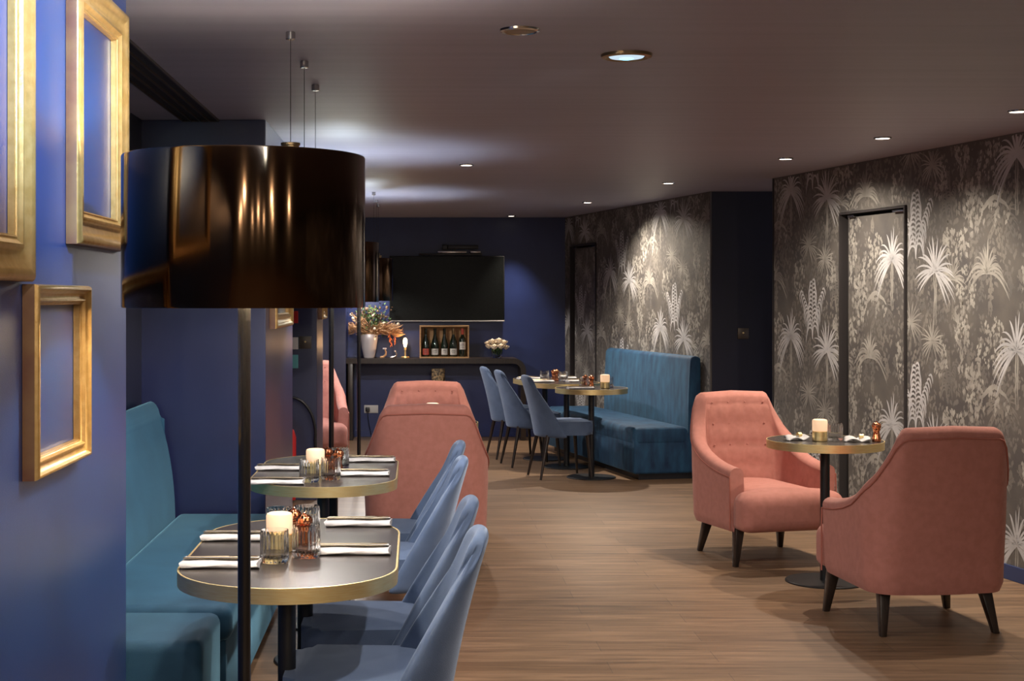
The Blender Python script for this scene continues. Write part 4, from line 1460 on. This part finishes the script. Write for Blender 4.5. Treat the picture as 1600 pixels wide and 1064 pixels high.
# flower bowl
root = empty('flower_bowl', (0.86, 15.30, CZ), 0, 'glass bowl of cream roses at the right end of the console', 'flowers')
bm = new(); lathe(bm, [(0, 0), (0.04, 0), (0.055, 0.02), (0.066, 0.06), (0.062, 0.085), (0.059, 0.085), (0.06, 0.06), (0.05, 0.022), (0, 0.012)], 32)
link('bowl', bm, M['glass'], root)
bm = new()
for k in range(160):
    a = rg.uniform(0, 2 * PI); q = rg.uniform(0, .045)
    leafquad(bm, (q * math.cos(a), q * math.sin(a), rg.uniform(.025, .09)), (math.cos(a) * .6, math.sin(a) * .6, 1), 0.05, 0.006)
link('stems', bm, M['green'], root, smooth=False)
for (x, y, z, r_) in [(-.085, 0, .125, .042), (-.03, -.05, .12, .045), (.04, -.05, .125, .044), (.095, 0, .115, .040), (-.05, 0, .175, .045), (.02, -.01, .185, .045), (.075, 0, .165, .042), (-.10, .02, .155, .035), (0, .06, .15, .045)]:
    bm = new()
    for lay in range(4):
        for k in range(6):
            a = 2 * PI * k / 6 + lay * .5
            rr = r_ * (1 - lay * .22)
            tilt = 0.35 + lay * 0.25
            c = Vector((x, y, z)); o_ = Vector((math.cos(a), math.sin(a), 0))
            s_ = Vector((-math.sin(a), math.cos(a), 0))
            up = Vector((0, 0, 1))
            v = [c + o_ * rr * .25 - up * rr * .5, c + o_ * rr * .8 + s_ * rr * .55, c + o_ * rr * (1.05 - tilt * .3) + up * rr * .7 * tilt * 1.6, c + o_ * rr * .8 - s_ * rr * .55]
            bm.faces.new([bm.verts.new(q) for q in v])
    bmesh.ops.create_icosphere(bm, subdivisions=1, radius=r_ * .72, matrix=Matrix.Translation((x, y, z)))
    link('rose', bm, M['cream'], root)
# bark pedestal under the console
root = empty('wooden_stool', (0.235, 15.22, 0), 0, 'mottled bark-patterned cylindrical stool under the console', 'stool')
bm = new(); lathe(bm, [(0, 0), (0.068, 0), (0.070, 0.01), (0.066, 0.40), (0.072, 0.745), (0.068, 0.755), (0, 0.757)], 32)
link('body', bm, M['bark'], root)
# socket
root = empty('wall_socket', (-0.485, YB, 0.30), 0, 'double white wall socket with black plug under the console', 'wall socket')
bm = new(); box(bm, -0.076, 0.076, -0.012, 0, -0.043, 0.043, 0.004, 2)
link('plate', bm, M['plastic_white'], root)
bm = new(); box(bm, -0.060, -0.015, -0.045, -0.012, -0.025, 0.022, 0.006, 2); tube(bm, [(-0.04, -0.035, -0.02), (-0.03, -0.03, -0.12), (0.0, -0.02, -0.28)], 0.004, 6)
link('plug', bm, M['black_rubber'], root)
# switch plates
def plate(name, x, y, z, s, label, m):
    r = empty(name, (x, y, z), 0, label, 'switch')
    bm = new(); box(bm, -s / 2, s / 2, -0.010, 0, -s / 2, s / 2, 0.002, 2)
    link('plate', bm, m, r)
    bm = new(); lathe(bm, [(0, 0.0), (0.008, 0), (0.007, 0.008), (0, 0.010)], 16)
    link('knob', bm, M['brass'], r, loc=(0, -0.010, 0.005), rot=(R(90), 0, 0))
plate('light_switch', (477 - HX) * 10.7 / F, 10.7, 1.5 - (535 - HY) * 10.7 / F, 0.092, 'square bronze switch plate on the navy side of the second pier', M['bronze_plate'])
plate('light_switch', (1161 - HX) * 11.8 / F, 11.8, 1.5 - (521 - HY) * 11.8 / F, 0.088, 'small dark switch plate in the dark niche at right', M['bronze_plate'])
# fire point on the near face of the second pier
XF = -0.940
r = empty('fire_extinguisher', (XF, 10.58, 0), 0, 'red fire extinguisher half hidden behind the first pier', 'fire extinguisher')
bm = new(); lathe(bm, [(0, 0.02), (0.055, 0.02), (0.06, 0.04), (0.06, 0.48), (0.045, 0.53), (0.02, 0.55), (0.02, 0.57), (0, 0.57)], 28)
link('cylinder', bm, M['red'], r)
bm = new(); lathe(bm, [(0.0605, 0.10), (0.0608, 0.10), (0.0608, 0.26), (0.0605, 0.26)], 28)
link('label_band', bm, M['plastic_white'], r)
bm = new(); box(bm, -0.012, 0.012, -0.06, 0.03, 0.57, 0.60, 0.004, 2)
link('valve', bm, M['black_rubber'], r)
bm = new(); pts = []
for k in range(22):
    a = PI * (0.5 + 0.0) - PI * 0.55 * k / 21
    pts.append((0.015 + 0.185 * math.cos(a), 0.02, 0.50 + 0.27 * math.sin(a)))
pts += [(0.203, 0.02, 0.34), (0.19, 0.02, 0.16), (0.15, 0.02, 0.05)]
tube(bm, pts, 0.011, 10)
link('hose', bm, M['black_rubber'], r)
for z, hgt, m_, lab in ((1.36, 0.09, 'red', 'small red fire sign on the second pier, topmost of the three plates'), (1.165, 0.09, 'plastic_white', 'small white box on the second pier, between red and mint plates'), (1.03, 0.10, 'mint', 'small mint green sign on the second pier, lowest of the three plates')):
    bm = new(); box(bm, -0.045, 0.045, -0.010, 0, -hgt / 2, hgt / 2, 0.002, 1)
    bmm = link('wall_sign', bm, M[m_], loc=(-0.945 + 0.025, 10.7, z), smooth=False)
    tag(bmm, lab, 'sign')
